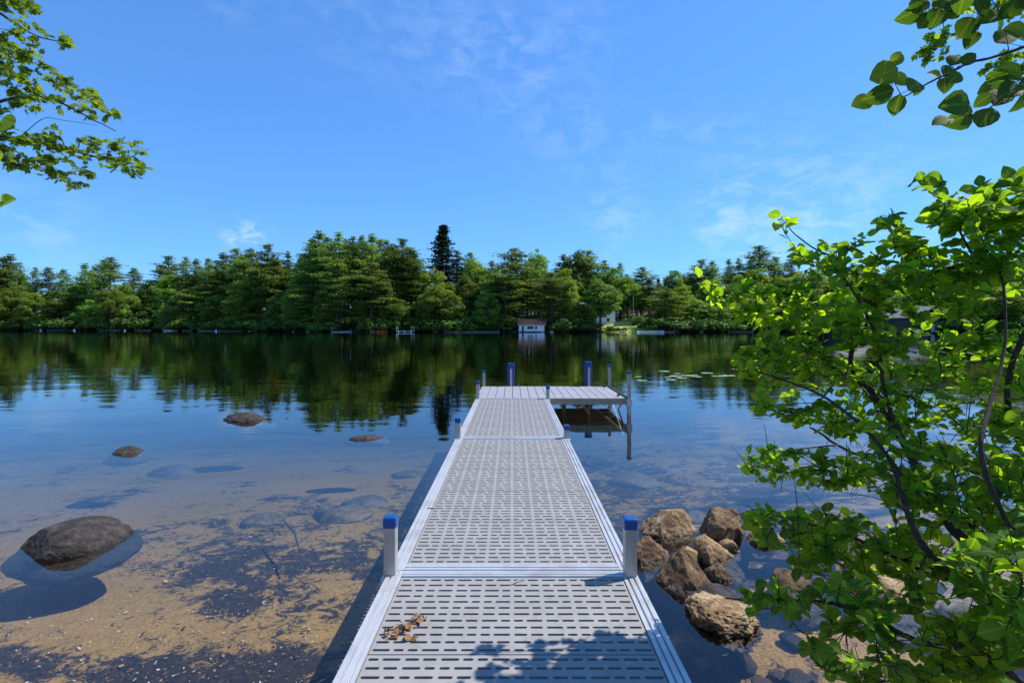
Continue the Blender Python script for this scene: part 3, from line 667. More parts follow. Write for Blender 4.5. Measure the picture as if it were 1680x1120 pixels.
def make_broadleaf(seed, H=18., wid=5.0, base=.16, dark=False, ncl=95):
    rng = np.random.default_rng(seed); rg = random.Random(seed); tb = MB()
    tb.tube([(0, 0, 0), (.1, .1, H*.3), (.3, -.1, H*.6), (.2, .1, H*.9)], [.3, .24, .15, .04], 7)
    C = []; N = []; S = []; Rn = []
    cz = H*(base+1)/2; hz = H*(1-base)/2
    for k in range(ncl):
        v = Vector((rg.gauss(0, 1), rg.gauss(0, 1), rg.gauss(0, 1))).normalized(); rr = rg.uniform(.45, 1.0)**.6
        lump = 1+.28*mnoise.noise(v*1.6+Vector((seed, 0, 0)))*2
        taper = 1-.30*max(0, v.z)
        c = Vector((v.x*wid*rr*taper*lump*.82, v.y*wid*rr*taper*lump*.82, cz+v.z*hz*rr*.88*min(1.1, lump)))
        if k % 3 == 0: tb.tube([(0, 0, H*.25+rg.random()*H*.2), (c.x*.5, c.y*.5, c.z*.55+H*.2), c], [.12, .07, .02], 3, False)
        r = rg.uniform(.65, 1.35); n_ = int(105*r)
        d = norm(rng.normal(size=(n_, 3))); q = d*(rng.uniform(.35, 1, n_)**.5)[:, None]*np.array([r*1.15, r*1.15, r*.8])
        C.append(q+np.array(c)); nn = d+rng.normal(size=(n_, 3))*.6; nn[:, 2] += .45; N.append(nn); S.append(rng.uniform(.12, .30, n_))
        cr = rg.random(); Rn.append(np.clip(cr*.55+rng.random(n_)*.45, 0, 1))
    C = np.concatenate(C); N = norm(np.concatenate(N)); S = np.concatenate(S); Rn = np.concatenate(Rn)
    cm_ = crown_mesh('broadleaf_crown', C, N, S, .62, Rn, rng); cm_.materials.append(M['decid_d'] if dark else M['decid'])
    tm = bpy.data.meshes.new('broadleaf_trunk'); tm.from_pydata(tb.v, [], tb.f); tm.materials.append(M['bark']); tm.update()
    return tm, cm_, H, wid
def make_bush(seed):
    rng = np.random.default_rng(seed); rg = random.Random(seed); C = []; N = []; S = []; Rn = []; tb = MB()
    for k in range(22):
        a = rg.uniform(0, 6.28); rr = rg.random()**.5*1.3; c = Vector((math.cos(a)*rr, math.sin(a)*rr, .35+rg.random()*(1.5-rr*.7)))
        tb.tube([(0, 0, 0), c*.6, c], [.04, .03, .01], 3, False)
        n_ = 75; r = rg.uniform(.3, .55); d = norm(rng.normal(size=(n_, 3)))
        C.append(d*(rng.random(n_)**.5)[:, None]*r+np.array(c)); nn = d+rng.normal(size=(n_, 3))*.6; nn[:, 2] += .4; N.append(nn); S.append(rng.uniform(.07, .16, n_)); Rn.append(np.clip(rg.random()*.6+rng.random(n_)*.4, 0, 1))
    C = np.concatenate(C); N = norm(np.concatenate(N)); S = np.concatenate(S); Rn = np.concatenate(Rn)
    cm_ = crown_mesh('bush_crown', C, N, S, .6, Rn, rng); cm_.materials.append(M['bushleaf'])
    tm = bpy.data.meshes.new('bush_stems'); tm.from_pydata(tb.v, [], tb.f); tm.materials.append(M['bark']); tm.update()
    return tm, cm_, 2.0, 1.6
PR = {'p': [make_conifer(1, 26, .20, 4.6), make_conifer(2, 26, .32, 4.0), make_conifer(3, 26, .10, 5.0), make_conifer(4, 26, .42, 3.6), make_conifer(6, 26, .06, 5.6)],
      's': [make_conifer(5, 24, .08, 3.2, 'spruce')],
      'd': [make_broadleaf(11, 18, 5.2), make_broadleaf(12, 18, 4.6), make_broadleaf(13, 18, 5.6, .10), make_broadleaf(14, 18, 5.0, .05)],
      'k': [make_broadleaf(15, 18, 5.2, .08, True), make_broadleaf(16, 18, 4.6, .14, True), make_broadleaf(17, 18, 5.4, .04, True)],
      'b': [make_bush(21), make_bush(22), make_bush(23)]}
NAME = {'p': ('pine_tree', 'pine tree'), 's': ('spruce_tree', 'spruce tree'), 'd': ('broadleaf_tree', 'tree'), 'k': ('broadleaf_tree', 'tree'), 'b': ('shore_bush', 'bush')}
trees = []
rgt = random.Random(77)
def tree(px, ytop, kind, wpx=None, row=0, var=None, label=None, e=None):
    D0 = float(shoreD(px)); e = (3+row*10+rgt.uniform(-1.5, 1.5)) if e is None else e
    y = D0+e; x = (px-840)/F*y; z = hill_h(x, y)-.15
    H = (536.5-ytop)/F*y+CAMH-z
    lst = PR[kind]; v = rgt.randrange(len(lst)) if var is None else var % len(lst); tm, cm_, h0, w0 = lst[v]
    sz = H/h0
    if wpx: sx = wpx*(1.32 if kind in 'ps' else 1.16)/2/F*y/w0
    else: sx = sz*rgt.uniform(.85, 1.15) if kind != 'b' else sz*rgt.uniform(1.2, 2)
    nm, cat = NAME[kind]
    r = empty(nm, (x, y, z), rgt.uniform(0, 6.28)); r.scale = (sx, sx, sz)
    link('trunk' if kind != 'b' else 'stems', tm, r); link('crown', cm_, r)
    trees.append([px, kind, row, r, label, cat])
# skyline trees read off the photograph: (px, top, kind, width px, row, variant)
TL = [(-60, 420, 'p', 50, 1, 0), (-30, 425, 'd', 60, 1, 0), (4, 422, 'p', 48, 1, 2), (16, 417, 'p', 46, 1, 0), (34, 440, 'k', 36, 1, 0), (22, 468, 'd', 52, 0, 0), (-10, 470, 'd', 50, 0, 2), (55, 476, 'd', 44, 0, 3), (58, 438, 'p', 24, 2, 1), (79, 439, 'p', 26, 2, 3),
      (95, 474, 'd', 44, 0, 1), (105, 442, 'p', 22, 2, 3), (126, 462, 'k', 40, 1, 1), (139, 432, 'p', 38, 1, 0), (155, 437, 'p', 28, 2, 1), (150, 484, 'k', 44, 0, 2), (171, 426, 'p', 26, 2, 3), (183, 422, 'p', 34, 1, 3), (182, 466, 'd', 44, 0, 0), (205, 464, 'd', 40, 1, 1), (221, 440, 'p', 26, 2, 3), (214, 478, 'd', 34, 0, 2),
      (238, 462, 'k', 44, 1, 0), (250, 490, 'k', 40, 0, 2), (262, 434, 'p', 34, 2, 1), (277, 419, 'p', 40, 2, 2), (273, 450, 'd', 46, 1, 1), (305, 421, 'p', 34, 2, 1), (322, 425, 'p', 36, 2, 0), (300, 470, 'k', 50, 0, 0), (343, 423, 'p', 32, 2, 2), (335, 462, 'p', 50, 1, 0), (366, 415, 'p', 44, 2, 0), (385, 407, 'p', 44, 2, 2), (411, 407, 'p', 50, 2, 4), (355, 480, 'k', 48, 0, 1),
      (396, 457, 'd', 56, 0, 3), (422, 436, 'd', 46, 1, 1), (438, 400, 'p', 46, 1, 2), (455, 425, 'p', 44, 1, 0), (472, 413, 'p', 32, 2, 0), (462, 470, 'k', 50, 0, 2), (484, 455, 'k', 44, 0, 0), (495, 420, 'p', 36, 2, 1),
      (512, 392, 'p', 46, 1, 2), (525, 379, 'p', 54, 1, 0), (555, 380, 'p', 44, 1, 1), (543, 400, 'p', 44, 2, 2), (577, 387, 'p', 40, 1, 1), (592, 387, 'p', 28, 2, 3), (611, 384, 'p', 48, 1, 0), (633, 394, 'p', 36, 1, 2), (661, 391, 'p', 46, 1, 2), (648, 410, 'p', 36, 2, 0), (680, 412, 'p', 48, 1, 0), (690, 440, 'd', 44, 2, 1),
      (500, 470, 'p', 52, 0, 4), (538, 388, 'p', 50, 2, 2), (566, 392, 'p', 48, 2, 4), (600, 396, 'p', 50, 2, 0), (622, 392, 'p', 50, 2, 2), (645, 400, 'p', 50, 1, 4), (672, 408, 'p', 46, 1, 2), (515, 410, 'p', 54, 1, 4), (585, 410, 'p', 54, 1, 2), (555, 425, 'p', 56, 0, 4), (610, 430, 'p', 56, 0, 2), (400, 420, 'p', 50, 1, 4), (450, 430, 'p', 50, 1, 2), (530, 468, 'k', 40, 0, 0), (630, 455, 'k', 40, 0, 1), (650, 480, 'k', 44, 0, 2), (668, 455, 'k', 40, 1, 0), (728, 371, 's', 52, 3, 0), (752, 411, 'p', 38, 3, 1), (770, 414, 'p', 36, 3, 2),
      (714, 437, 'd', 60, 1, 0), (716, 466, 'd', 58, 0, 1), (739, 470, 'd', 46, 0, 3), (700, 475, 'k', 40, 0, 1), (776, 421, 'd', 50, 2, 1), (765, 450, 'k', 46, 1, 1), (794, 430, 'd', 40, 2, 2), (806, 428, 'p', 40, 2, 0), (780, 478, 'd', 38, 1, 2), (800, 470, 'k', 46, 0, 0), (815, 450, 'p', 56, 1, 4),
      (846, 407, 'p', 76, 1, 4), (830, 440, 'p', 52, 0, 2), (866, 450, 'p', 46, 1, 2), (882, 404, 'd', 52, 2, 0), (900, 440, 'k', 44, 1, 0), (906, 447, 'p', 46, 0, 2), (926, 437, 'd', 46, 1, 1), (934, 455, 'd', 40, 0, 1), (945, 406, 'k', 60, 3, 1), (968, 410, 'p', 44, 3, 2), (925, 418, 'p', 44, 3, 0), (990, 426, 'p', 36, 3, 1), (1002, 434, 'k', 48, 2, 0), (1017, 431, 'p', 30, 3, 1),
      (985, 457, 'k', 62, 0, 1), (965, 480, 'k', 40, 0, 2), (1030, 448, 'd', 44, 2, 2), (1052, 438, 'p', 44, 3, 2), (1045, 462, 'k', 40, 2, 1), (1066, 458, 'p', 40, 2, 0), (1080, 458, 's', 16, 3, 0), (1102, 439, 'k', 44, 3, 0), (1118, 446, 'k', 40, 3, 1), (1093, 473, 'p', 54, 0, 4), (1120, 466, 'd', 46, 1, 1), (1135, 440, 'k', 44, 3, 2), (1150, 425, 'p', 44, 3, 2), (1168, 428, 'p', 36, 3, 0), (1148, 488, 'k', 56, 0, 0), (1180, 494, 'k', 50, 0, 2), (1165, 455, 'k', 50, 2, 0),
      (1195, 425, 'p', 30, 3, 0), (1213, 423, 'p', 30, 3, 1), (1200, 462, 'k', 46, 1, 1), (1247, 403, 'p', 46, 3, 3), (1232, 424, 'p', 34, 3, 0), (1272, 421, 'p', 34, 3, 2), (1300, 418, 'p', 40, 3, 1), (1240, 438, 'd', 60, 2, 1), (1278, 446, 'd', 50, 2, 2), (1225, 480, 'k', 48, 0, 0), (1262, 474, 'k', 50, 0, 1), (1310, 442, 'd', 56, 2, 0), (1340, 436, 'd', 56, 2, 1), (1300, 478, 'k', 46, 0, 2), (1335, 470, 'k', 50, 1, 0), (1355, 500, 'd', 34, 0, 3), (1380, 440, 'd', 60, 2, 2),
      (1400, 432, 'p', 40, 3, 0), (1430, 436, 'k', 60, 2, 0), (1470, 430, 'd', 60, 2, 1), (1510, 432, 'k', 60, 2, 1), (1550, 425, 'p', 50, 2, 2), (1590, 420, 'd', 70, 1, 0), (1640, 410, 'k', 80, 1, 1), (1700, 400, 'd', 90, 1, 2), (1480, 470, 'k', 50, 1, 2), (1590, 470, 'k', 60, 0, 0), (1650, 465, 'd', 70, 0, 1), (1750, 400, 'p', 70, 1, 0), (1820, 410, 'k', 90, 1, 0)]
for (px, yt, k, w, row, v) in TL: tree(px, yt, k, w, row, v)
sky_x = [-120, 0, 40, 90, 130, 180, 240, 280, 340, 400, 440, 480, 520, 600, 660, 700, 730, 780, 845, 880, 910, 950, 1000, 1050, 1080, 1150, 1250, 1300, 1400, 1600, 1900]
sky_y = [425, 425, 458, 464, 450, 452, 456, 432, 430, 418, 410, 420, 390, 392, 400, 440, 435, 425, 412, 410, 432, 412, 432, 446, 452, 436, 434, 436, 436, 430, 400]
for row in (2, 3, 4):
    px = -110.
    while px < 1860:
        yt = float(np.interp(px, sky_x, sky_y))+rgt.uniform(10, 34)-(0 if row < 4 else 4)
        k = rgt.choice('ppkkd' if 300 < px < 1000 else 'pkkdd'); tree(px, yt, k, None, row+.5)
        px += rgt.uniform(30, 44) if row < 4 else rgt.uniform(24, 34)
LG = [(548, 592), (1012, 1086), (842, 902), (962, 1012)]
px = -100.
while px < 1800:
    if not any(a < px < b for a, b in LG) and not 1375 < px < 1445 and not 1495 < px < 1570:
        tree(px, rgt.uniform(512, 532), 'b', None, 0, None, None, rgt.uniform(.8, 3.0))
    px += rgt.uniform(9, 17)
# second understory fringe a little up the bank
px = -80.
while px < 1800:
    if not any(a < px < b for a, b in LG): tree(px, rgt.uniform(488, 515), rgt.choice('kkd'), rgt.uniform(26, 44), .3)
    px += rgt.uniform(24, 40)
tree(1042, 513, 'b', 36, 0, 1, 'wide domed grey green bush on the lawn below the flagpole', 13); tree(1052, 528, 'b', 14, 0, 0, 'small round bush low on the sunlit lawn', 6)
tree(1010, 535, 'b', 16, 0, 2, 'clipped bush at the water left of the sunlit lawn', 1.5); tree(1022, 536, 'b', 16, 0, 0, 'dark low bush at the water on the left side of the lawn', 1.5)
tree(1000, 532, 'b', 18, 0, 1, 'leafy bush below the pale house by the water', 1.5)
LM = [(-200, 'left picture edge'), (191, 'dark cottage'), (303, 'green lakeside umbrella'), (448, 'pale blue house'), (570, 'sunlit lawn gap'), (665, 'floating raft'), (728, 'tall spire spruce'), (872, 'white boathouse'), (985, 'pale house'), (1039, 'flagpole'), (1105, 'moored boats'), (1247, 'sparse tall pine'), (1412, 'slatted grey boathouse'), (1530, 'second grey boathouse')]
desc = {'p': 'dark layered white pine', 's': 'dark spire shaped spruce', 'd': 'bright green broadleaf', 'k': 'deep green broadleaf', 'b': 'low leafy waterside bush'}
ORD = ['first', 'second', 'third', 'fourth', 'fifth', 'sixth', 'seventh', 'eighth', 'ninth', 'tenth', 'eleventh', 'twelfth', 'thirteenth', 'fourteenth', 'fifteenth', 'sixteenth', 'seventeenth', 'eighteenth', 'nineteenth', 'twentieth', 'next but nineteenth', 'twenty second', 'twenty third', 'twenty fourth', 'twenty fifth', 'twenty sixth', 'twenty seventh', 'twenty eighth', 'twenty ninth', 'thirtieth', 'thirty first', 'thirty second']
ORD[20] = 'twenty first'
cnt = {}
for (px, k, row, r, lab, cat) in sorted(trees, key=lambda q: q[0]):
    if lab is None:
        if k == 's': lab = 'tall dark spire shaped spruce standing above the whole treeline' if px < 900 else 'tiny pointed spruce tip on the skyline above the flagpole'
        else:
            lm = [l for l in LM if l[0] <= px][-1][1]; rn = {'b': ''}.get(k, ', front row' if row < 1 else (', middle row' if row < 2.2 else ', skyline row'))
            key = (k, rn, lm); cnt[key] = cnt.get(key, 0)+1; 
            lab = '%s%s, %s right of the %s' % (desc[k], rn, ORD[min(31, cnt[key]-1)], lm)
    grp = {'p': 'white pines on the far shore', 's': 'spruces on the far shore', 'd': 'broadleaf trees on the far shore', 'k': 'broadleaf trees on the far shore', 'b': 'bushes along the far waterline'}[k]
    tag(r, lab, cat, grp)

# ---------------------------------------------------------------- far shore buildings, docks, boats
M['white'] = simple('white_paint', (.72, .74, .74), .5, 0, .08, 2)
M['redroof'] = simple('red_brown_roof', (.55, .20, .10), .8, 0, .3, 1.5)
M['glass'] = simple('dark_glass', (.02, .025, .03), .1)
M['greyroof'] = simple('grey_roof', (.13, .13, .14), .7, 0, .3, 1)
M['darkwall'] = simple('dark_timber', (.045, .04, .038), .8, 0, .4, 2)
M['stone'] = simple('stone', (.28, .25, .21), .85, 0, .3, 2, .02)
M['bluewall'] = simple('pale_blue_wall', (.38, .50, .56), .6, 0, .1, 2)
M['beigewall'] = simple('beige_wall', (.50, .44, .36), .7, 0, .1, 2)
M['teal'] = simple('green_canvas', (.10, .26, .20), .7)
M['redplastic'] = simple('red_plastic', (.5, .07, .03), .4)
M['timber'] = simple('grey_timber', (.30, .28, .26), .8, 0, .25, 2)
M['hullblue'] = simple('pale_blue_hull', (.35, .50, .58), .4)
def house(name, px0, px1, e, wh, rh, wall, roof, label, cat, dep=6, z=None, wins=(), door=None, ov=.4, yaw=0, gable='x'):
    pxc = (px0+px1)/2; y = float(shoreD(pxc))+e; x = (pxc-840)/F*y; w = (px1-px0)/F*y; zz = hill_h(x, y)-.2 if z is None else z
    r = empty(name, (x, y, zz), yaw); tag(r, label, cat)
    m = MB(); m.box(-w/2, w/2, 0, dep, -.6, wh)
    if gable == 'x':
        b = len(m.v); m.v += [(-w/2, 0, wh), (-w/2, dep, wh), (-w/2, dep/2, wh+rh*.92), (w/2, 0, wh), (w/2, dep, wh), (w/2, dep/2, wh+rh*.92)]
        m.f += [(b, b+2, b+1), (b+3, b+4, b+5)]
    else:
        b = len(m.v); m.v += [(-w/2, 0, wh), (w/2, 0, wh), (0, 0, wh+rh*.92), (-w/2, dep, wh), (w/2, dep, wh), (0, dep, wh+rh*.92)]
        m.f += [(b, b+1, b+2), (b+3, b+5, b+4)]
    m.build('wall', wall, r)
    m = MB(); th = .14
    if gable == 'x': m.prism([(-ov, wh-.12), (dep/2, wh+rh), (dep+ov, wh-.12), (dep+ov, wh-.12+th), (dep/2, wh+rh+th), (-ov, wh-.12+th)], 'x', -w/2-ov, w/2+ov)
    else: m.prism([(-w/2-ov, wh-.12), (0, wh+rh), (w/2+ov, wh-.12), (w/2+ov, wh-.12+th), (0, wh+rh+th), (-w/2-ov, wh-.12+th)], 'y', -ov, dep+ov)
    m.build('roof', roof, r)
    for (a, b, c, d) in wins:
        f = MB(); x0, x1 = -w/2+w*a, -w/2+w*b
        for q in ((x0-.1, x0, c-.1, d+.1), (x1, x1+.1, c-.1, d+.1), (x0, x1, d, d+.1), (x0, x1, c-.1, c)): f.box(q[0], q[1], -.06, .02, q[2], q[3])
        f = f.build('window', M['white'], r); MB().box(x0, x1, -.02, .01, c, d).build('pane', M['glass'], f)
    if door:
        a, b, d = door; MB().box(-w/2+w*a, -w/2+w*b, -.05, .02, .1, d).build('door', M['glass'] if wall is M['white'] else M['white'], r)
    return r, w
house('boathouse', 851, 893, .6, 2.05, 1.5, M['white'], M['redroof'], 'small white boathouse with a rusty red roof at the waterline', 'boathouse', 5, .15, [(.34, .58, .75, 1.6), (.64, .72, .75, 1.6)], (.12, .2, 1.7), .45, R(-6))
house('house', 958, 1010, 17, 5.2, 2.0, M['white'], M['greyroof'], 'pale two storey house half hidden behind the big lakeside broadleaf', 'house', 8, None, [(.1, .2, 1, 2.2), (.3, .4, 1, 2.2), (.72, .82, 1, 2.2), (.15, .25, 3.3, 4.5), (.72, .84, 3.3, 4.5)], None, .5, R(6))
house('house', 440, 453, 10, 5.5, 1.5, M['bluewall'], M['greyroof'], 'narrow pale blue house gable between dark trees', 'house', 7, None, [(.3, .6, 3.2, 4.4)], None, .3, 0, 'y')
house('cottage', 176, 205, 3.0, 2.6, 1.4, M['darkwall'], M['greyroof'], 'low dark cottage with white trimmed windows by the water', 'cottage', 6, None, [(.08, .18, .9, 2), (.28, .38, .9, 2), (.48, .58, .9, 2), (.70, .8, .9, 2)], None, .4)
house('cabin', 318, 345, 8, 2.8, 1.6, simple('red_brown_wall', (.12, .045, .03), .8), M['greyroof'], 'dark red cabin in deep shade right of the green umbrella', 'cabin', 6, None, [(.2, .35, 1, 2)], (.5, .6, 2.0), .4)
house('house', 640, 668, 24, 6.0, 2.0, M['beigewall'], M['greyroof'], 'grey roofed house high in the trees above the floating raft', 'house', 8, None, [(.2, .4, 3.5, 4.7), (.6, .8, 3.5, 4.7)], None, .5)
house('house', 774, 792, 20, 3.2, 1.8, simple('orange_tan_wall', (.42, .20, .10), .7), M['greyroof'], 'orange tan cottage glimpsed left of the white boathouse', 'house', 7, None, [(.4, .7, 1.2, 2.4)], None, .4)
house('boathouse', 1384, 1440, 1.0, 4.2, 2.4, M['darkwall'], M['greyroof'], 'dark slatted boathouse with a grey metal roof behind the shrub', 'boathouse', 9, .1, [(.15, .3, 1.5, 2.8), (.6, .75, 1.5, 2.8)], None, .6, R(8))
house('boathouse', 1498, 1566, 1.0, 3.6, 2.6, M['darkwall'], M['greyroof'], 'dark gabled boathouse at the right, facing the lake', 'boathouse', 9, .1, [(.15, .3, 1.2, 2.4), (.6, .8, 1.2, 2.4)], (.42, .53, 2.2), .5, R(10), 'y')
def far_dock(px0, px1, e, label, mat=None, z=.3, name='floating_dock', dep=1.2, posts=True):
    pxc = (px0+px1)/2; y = float(shoreD(pxc))+e; x = (pxc-840)/F*y; w = (px1-px0)/F*y
    r = empty(name, (x, y, 0)); tag(r, label, 'dock')
    m = MB(); n = max(3, int(w/.9))
    for k in range(n): m.box(-w/2+w*k/n+.02, -w/2+w*(k+1)/n-.02, 0, dep, z-.08, z)
    m.build('deck', mat or M['timber'], r); MB().box(-w/2, w/2, .05, dep-.05, z-.17, z-.085).build('frame', mat or M['timber'], r)
    if posts:
        for k in (0, 1): MB().tube([(-w/2+w*k, -.08, -1.2), (-w/2+w*k, -.08, z+.7)], .07, 6).build('post', M['timber'], r)
    return r
far_dock(78, 121, -2.5, 'long grey dock at the far left below the bright trees'); far_dock(164, 176, -2, 'short dock left of the dark cottage')
far_dock(180, 196, -2.5, 'pale dock in front of the dark cottage', M['beigewall']); far_dock(222, 247, -2.5, 'pale dock right of the dark cottage', M['beigewall'])
far_dock(268, 292, -2.5, 'dock in front of the two white trunks', M['timber']); far_dock(300, 314, -2.5, 'brown dock beneath the green umbrella', M['beam'])
far_dock(326, 352, -2.5, 'pale dock with white posts right of the green umbrella', M['beigewall']); far_dock(360, 405, -2.5, 'thin grey dock below the rounded bright tree')
far_dock(544, 576, -3.0, 'low pale blue dock in front of the sunlit lawn gap', M['hullblue'], .25); far_dock(730, 818, -1.6, 'long low dock in shade left of the white boathouse', None, .3, dep=1.2)
far_dock(1084, 1106, -2.5, 'grey dock behind the moored boats', M['timber'], .28); far_dock(1195, 1235, -2.2, 'grey dock in front of the trees left of the shrub'); far_dock(1400, 1560, -4, 'long grey dock joining the two dark boathouses', None, .5)
# raft
y = float(shoreD(665))-5; r = empty('swim_raft', ((665-840)/F*y, y, 0)); tag(r, 'small floating swim raft with white rails below the pines', 'raft')
MB().box(-2.4, 2.4, -1.2, 1.2, .32, .42).build('deck', M['white'], r)
for s in (-1.7, 0, 1.7): MB().tube([(s, -1.2, .1), (s, 1.2, .1)], .22, 8).build('float', M['hullblue'], r)
MB().tube([(-2.3, -1.1, .4), (-2.3, -1.1, 1.3), (-2.3, 1.1, 1.3), (-2.3, 1.1, .4)], .04, 5).build('rail', M['white'], r)
MB().tube([(2.0, -1.1, .4), (2.0, -1.1, 1.5), (2.3, 1.1, 1.5), (2.3, 1.1, .4)], .05, 5).build('rail', M['white'], r)
def boat(name, px, e, L, hull, label, cat, yaw=0, cabin=True, hh=.42):
    y = float(shoreD(px))+e; r = empty(name, ((px-840)/F*y, y, 0), yaw); tag(r, label, cat)
    st = [(-.5, .36, 1), (-.3, .42, 1), (0, .44, 1.02), (.25, .36, 1.08), (.42, .16, 1.18), (.5, .01, 1.25)]; bw_ = L*.32/.44/2.2
    v = []; f = []
    for (s, w, h) in st:
        ww = w*bw_*2; v += [(s*L, -ww, hh*h), (s*L, -ww*.7, -.15), (s*L, ww*.7, -.15), (s*L, ww, hh*h), (s*L, ww*.86, hh*h-.02), (s*L, ww*.7, .15), (s*L, -ww*.7, .15), (s*L, -ww*.86, hh*h-.02)]
    for i in range(len(st)-1):
        for k in range(8): f.append((i*8+k, i*8+(k+1) % 8, (i+1)*8+(k+1) % 8, (i+1)*8+k))
    f.append(tuple(range(8)))
    me = bpy.data.meshes.new('hull'); me.from_pydata(v, [], f); me.update(); link('hull', me, r, hull)
    MB().box(-.1*L, -.02*L, -bw_*.55, bw_*.55, .1, hh*.75).build('seat', M['white'], r)
    if cabin: MB().prism([(.06*L, hh), (.16*L, hh), (.08*L, hh+.45), (.05*L, hh+.45)], 'y', -bw_*.6, bw_*.6).build('windshield', M['glass'], r)
    return r
boat('motorboat', 1063, -3.5, 5.5, M['white'], 'white motorboat moored below the sunlit lawn', 'boat', R(8))
boat('rowboat', 1078, -2.2, 4.0, M['white'], 'low white rowboat between the motorboat and the grey dock', 'boat', R(-5), False, .45)
boat('rowboat', 627, -1.6, 3.2, M['redplastic'], 'small red boat at the waterline left of the floating raft', 'boat', R(20), False, .5)
boat('motorboat', 278, -4, 4.8, M['white'], 'small white motorboat tied at the docks left of the green umbrella', 'boat', R(170))
for i, (px, e, lb) in enumerate([(67, -6, 'white mooring buoy at the far left of the lake'), (122, -9, 'white mooring buoy at the end of the long left dock'), (205, -8, 'white mooring buoy in front of the dark cottage'), (355, -9, 'white mooring buoy right of the white posted dock')]):
    y = float(shoreD(px))+e; r = empty('mooring_buoy', ((px-840)/F*y, y, 0)); tag(r, lb, 'buoy', 'mooring buoys off the far shore')
    bm = bmesh.new(); bmesh.ops.create_uvsphere(bm, u_segments=12, v_segments=8, radius=.42); me = bpy.data.meshes.new('float'); bm.to_mesh(me); bm.free(); link('float', me, r, M['white'], (0, 0, .18))
    MB().tube([(0, 0, .5), (0, 0, .85)], .05, 6).build('ring', M['hullblue'], r)
# umbrella, flagpole, wall, white trunks, chairs
y = float(shoreD(303))+2; r = empty('patio_umbrella', ((303-840)/F*y, y, .4)); tag(r, 'open green patio umbrella on the far shore beside the docks', 'umbrella')
MB().tube([(0, 0, 0), (0, 0, 2.7)], .05, 6).build('pole', M['white'], r)
m = MB(); m.v = [(0, 0, 2.8)]+[(1.6*math.cos(R(45*k)), 1.6*math.sin(R(45*k)), 2.2) for k in range(8)]+[(1.6*math.cos(R(45*k)), 1.6*math.sin(R(45*k)), 2.05) for k in range(8)]
m.f = [(0, 1+k, 1+(k+1) % 8) for k in range(8)]+[(1+k, 9+k, 9+(k+1) % 8, 1+(k+1) % 8) for k in range(8)]; m.build('canopy', M['teal'], r)
y = float(shoreD(1039))+19; x = (1039-840)/F*y; z = hill_h(x, y); r = empty('flagpole', (x, y, z)); tag(r, 'thin white flagpole standing on the lawn between dark trees', 'flagpole')
MB().tube([(0, 0, 0), (0, 0, 7.6)], [.09, .06], 8).build('pole', M['white'], r); MB().tube([(0, 0, 7.6), (0, 0, 7.85)], [.12, .05], 8).build('finial', M['white'], r)
y = float(shoreD(1022))+10; x = (1022-840)/F*y; z = hill_h(x, y); r = empty('retaining_wall', (x, y, z)); tag(r, 'dark stone retaining wall across the lawn below the pale house', 'wall')
m = MB()
for k in range(14):
    for j in range(3): m.box(-2.8+k*.4+.01, -2.8+k*.4+.39, -.03*((k+j) % 2), .5, j*.4-.1, j*.4+.29)
m.build('stonework', M['stone'], r); MB().box(-2.9, 2.9, -.08, .6, 1.1, 1.2).build('coping', M['timber'], r)
for px in (168, 267, 272):
    y = float(shoreD(px))+.8; x = (px-840)/F*y; r = empty('birch_tree', (x, y, hill_h(x, y)-.1)); tag(r, {168: 'slender pale birch trunk left of the dark cottage', 267: 'left one of two pale birch trunks standing at the water', 272: 'right one of two pale birch trunks standing at the water'}[px], 'birch tree', 'pale birches on the far shore')
    r.scale = (.32, .32, .62); MB().tube([(0, 0, 0), (.1, 0, 6), (.3, 0, 14)], [.42, .3, .12], 7).build('trunk', M['white'], r); link('crown', PR['d'][px % 3][1], r)
# shoreline stones
STN = [(410, 'grey'), (420, 'pale'), (482, 'grey'), (505, 'pale'), (612, 'grey'), (625, 'pale'), (716, 'grey'), (750, 'grey'), (905, 'pale'), (1020, 'grey'), (1112, 'grey'), (1150, 'pale'), (60, 'grey'), (140, 'pale'), (232, 'grey')]
rm = [rock_mesh(60+k, 1, .8, .55, 6, .1, 3) for k in range(3)]
for i, (px, nm_) in enumerate(STN):
    y = float(shoreD(px))-.4; o = link('shore_stone', rm[i % 3], None, M['stone'], ((px-840)/F*y, y, .05)); s = .6+.5*((i*37 % 10)/10); o.scale = (s*1.3, s, s); o.rotation_euler = (0, 0, i)
    lm = min(LM, key=lambda l: abs(l[0]-px)); sd2 = 'left' if px < lm[0] else 'right'
    tag(o, '%s stone at the waterline %s of the %s, %s along' % ('weathered' if nm_ == 'grey' else 'sunlit', sd2, lm[1], ORD[i]), 'stone', 'stones along the far waterline')

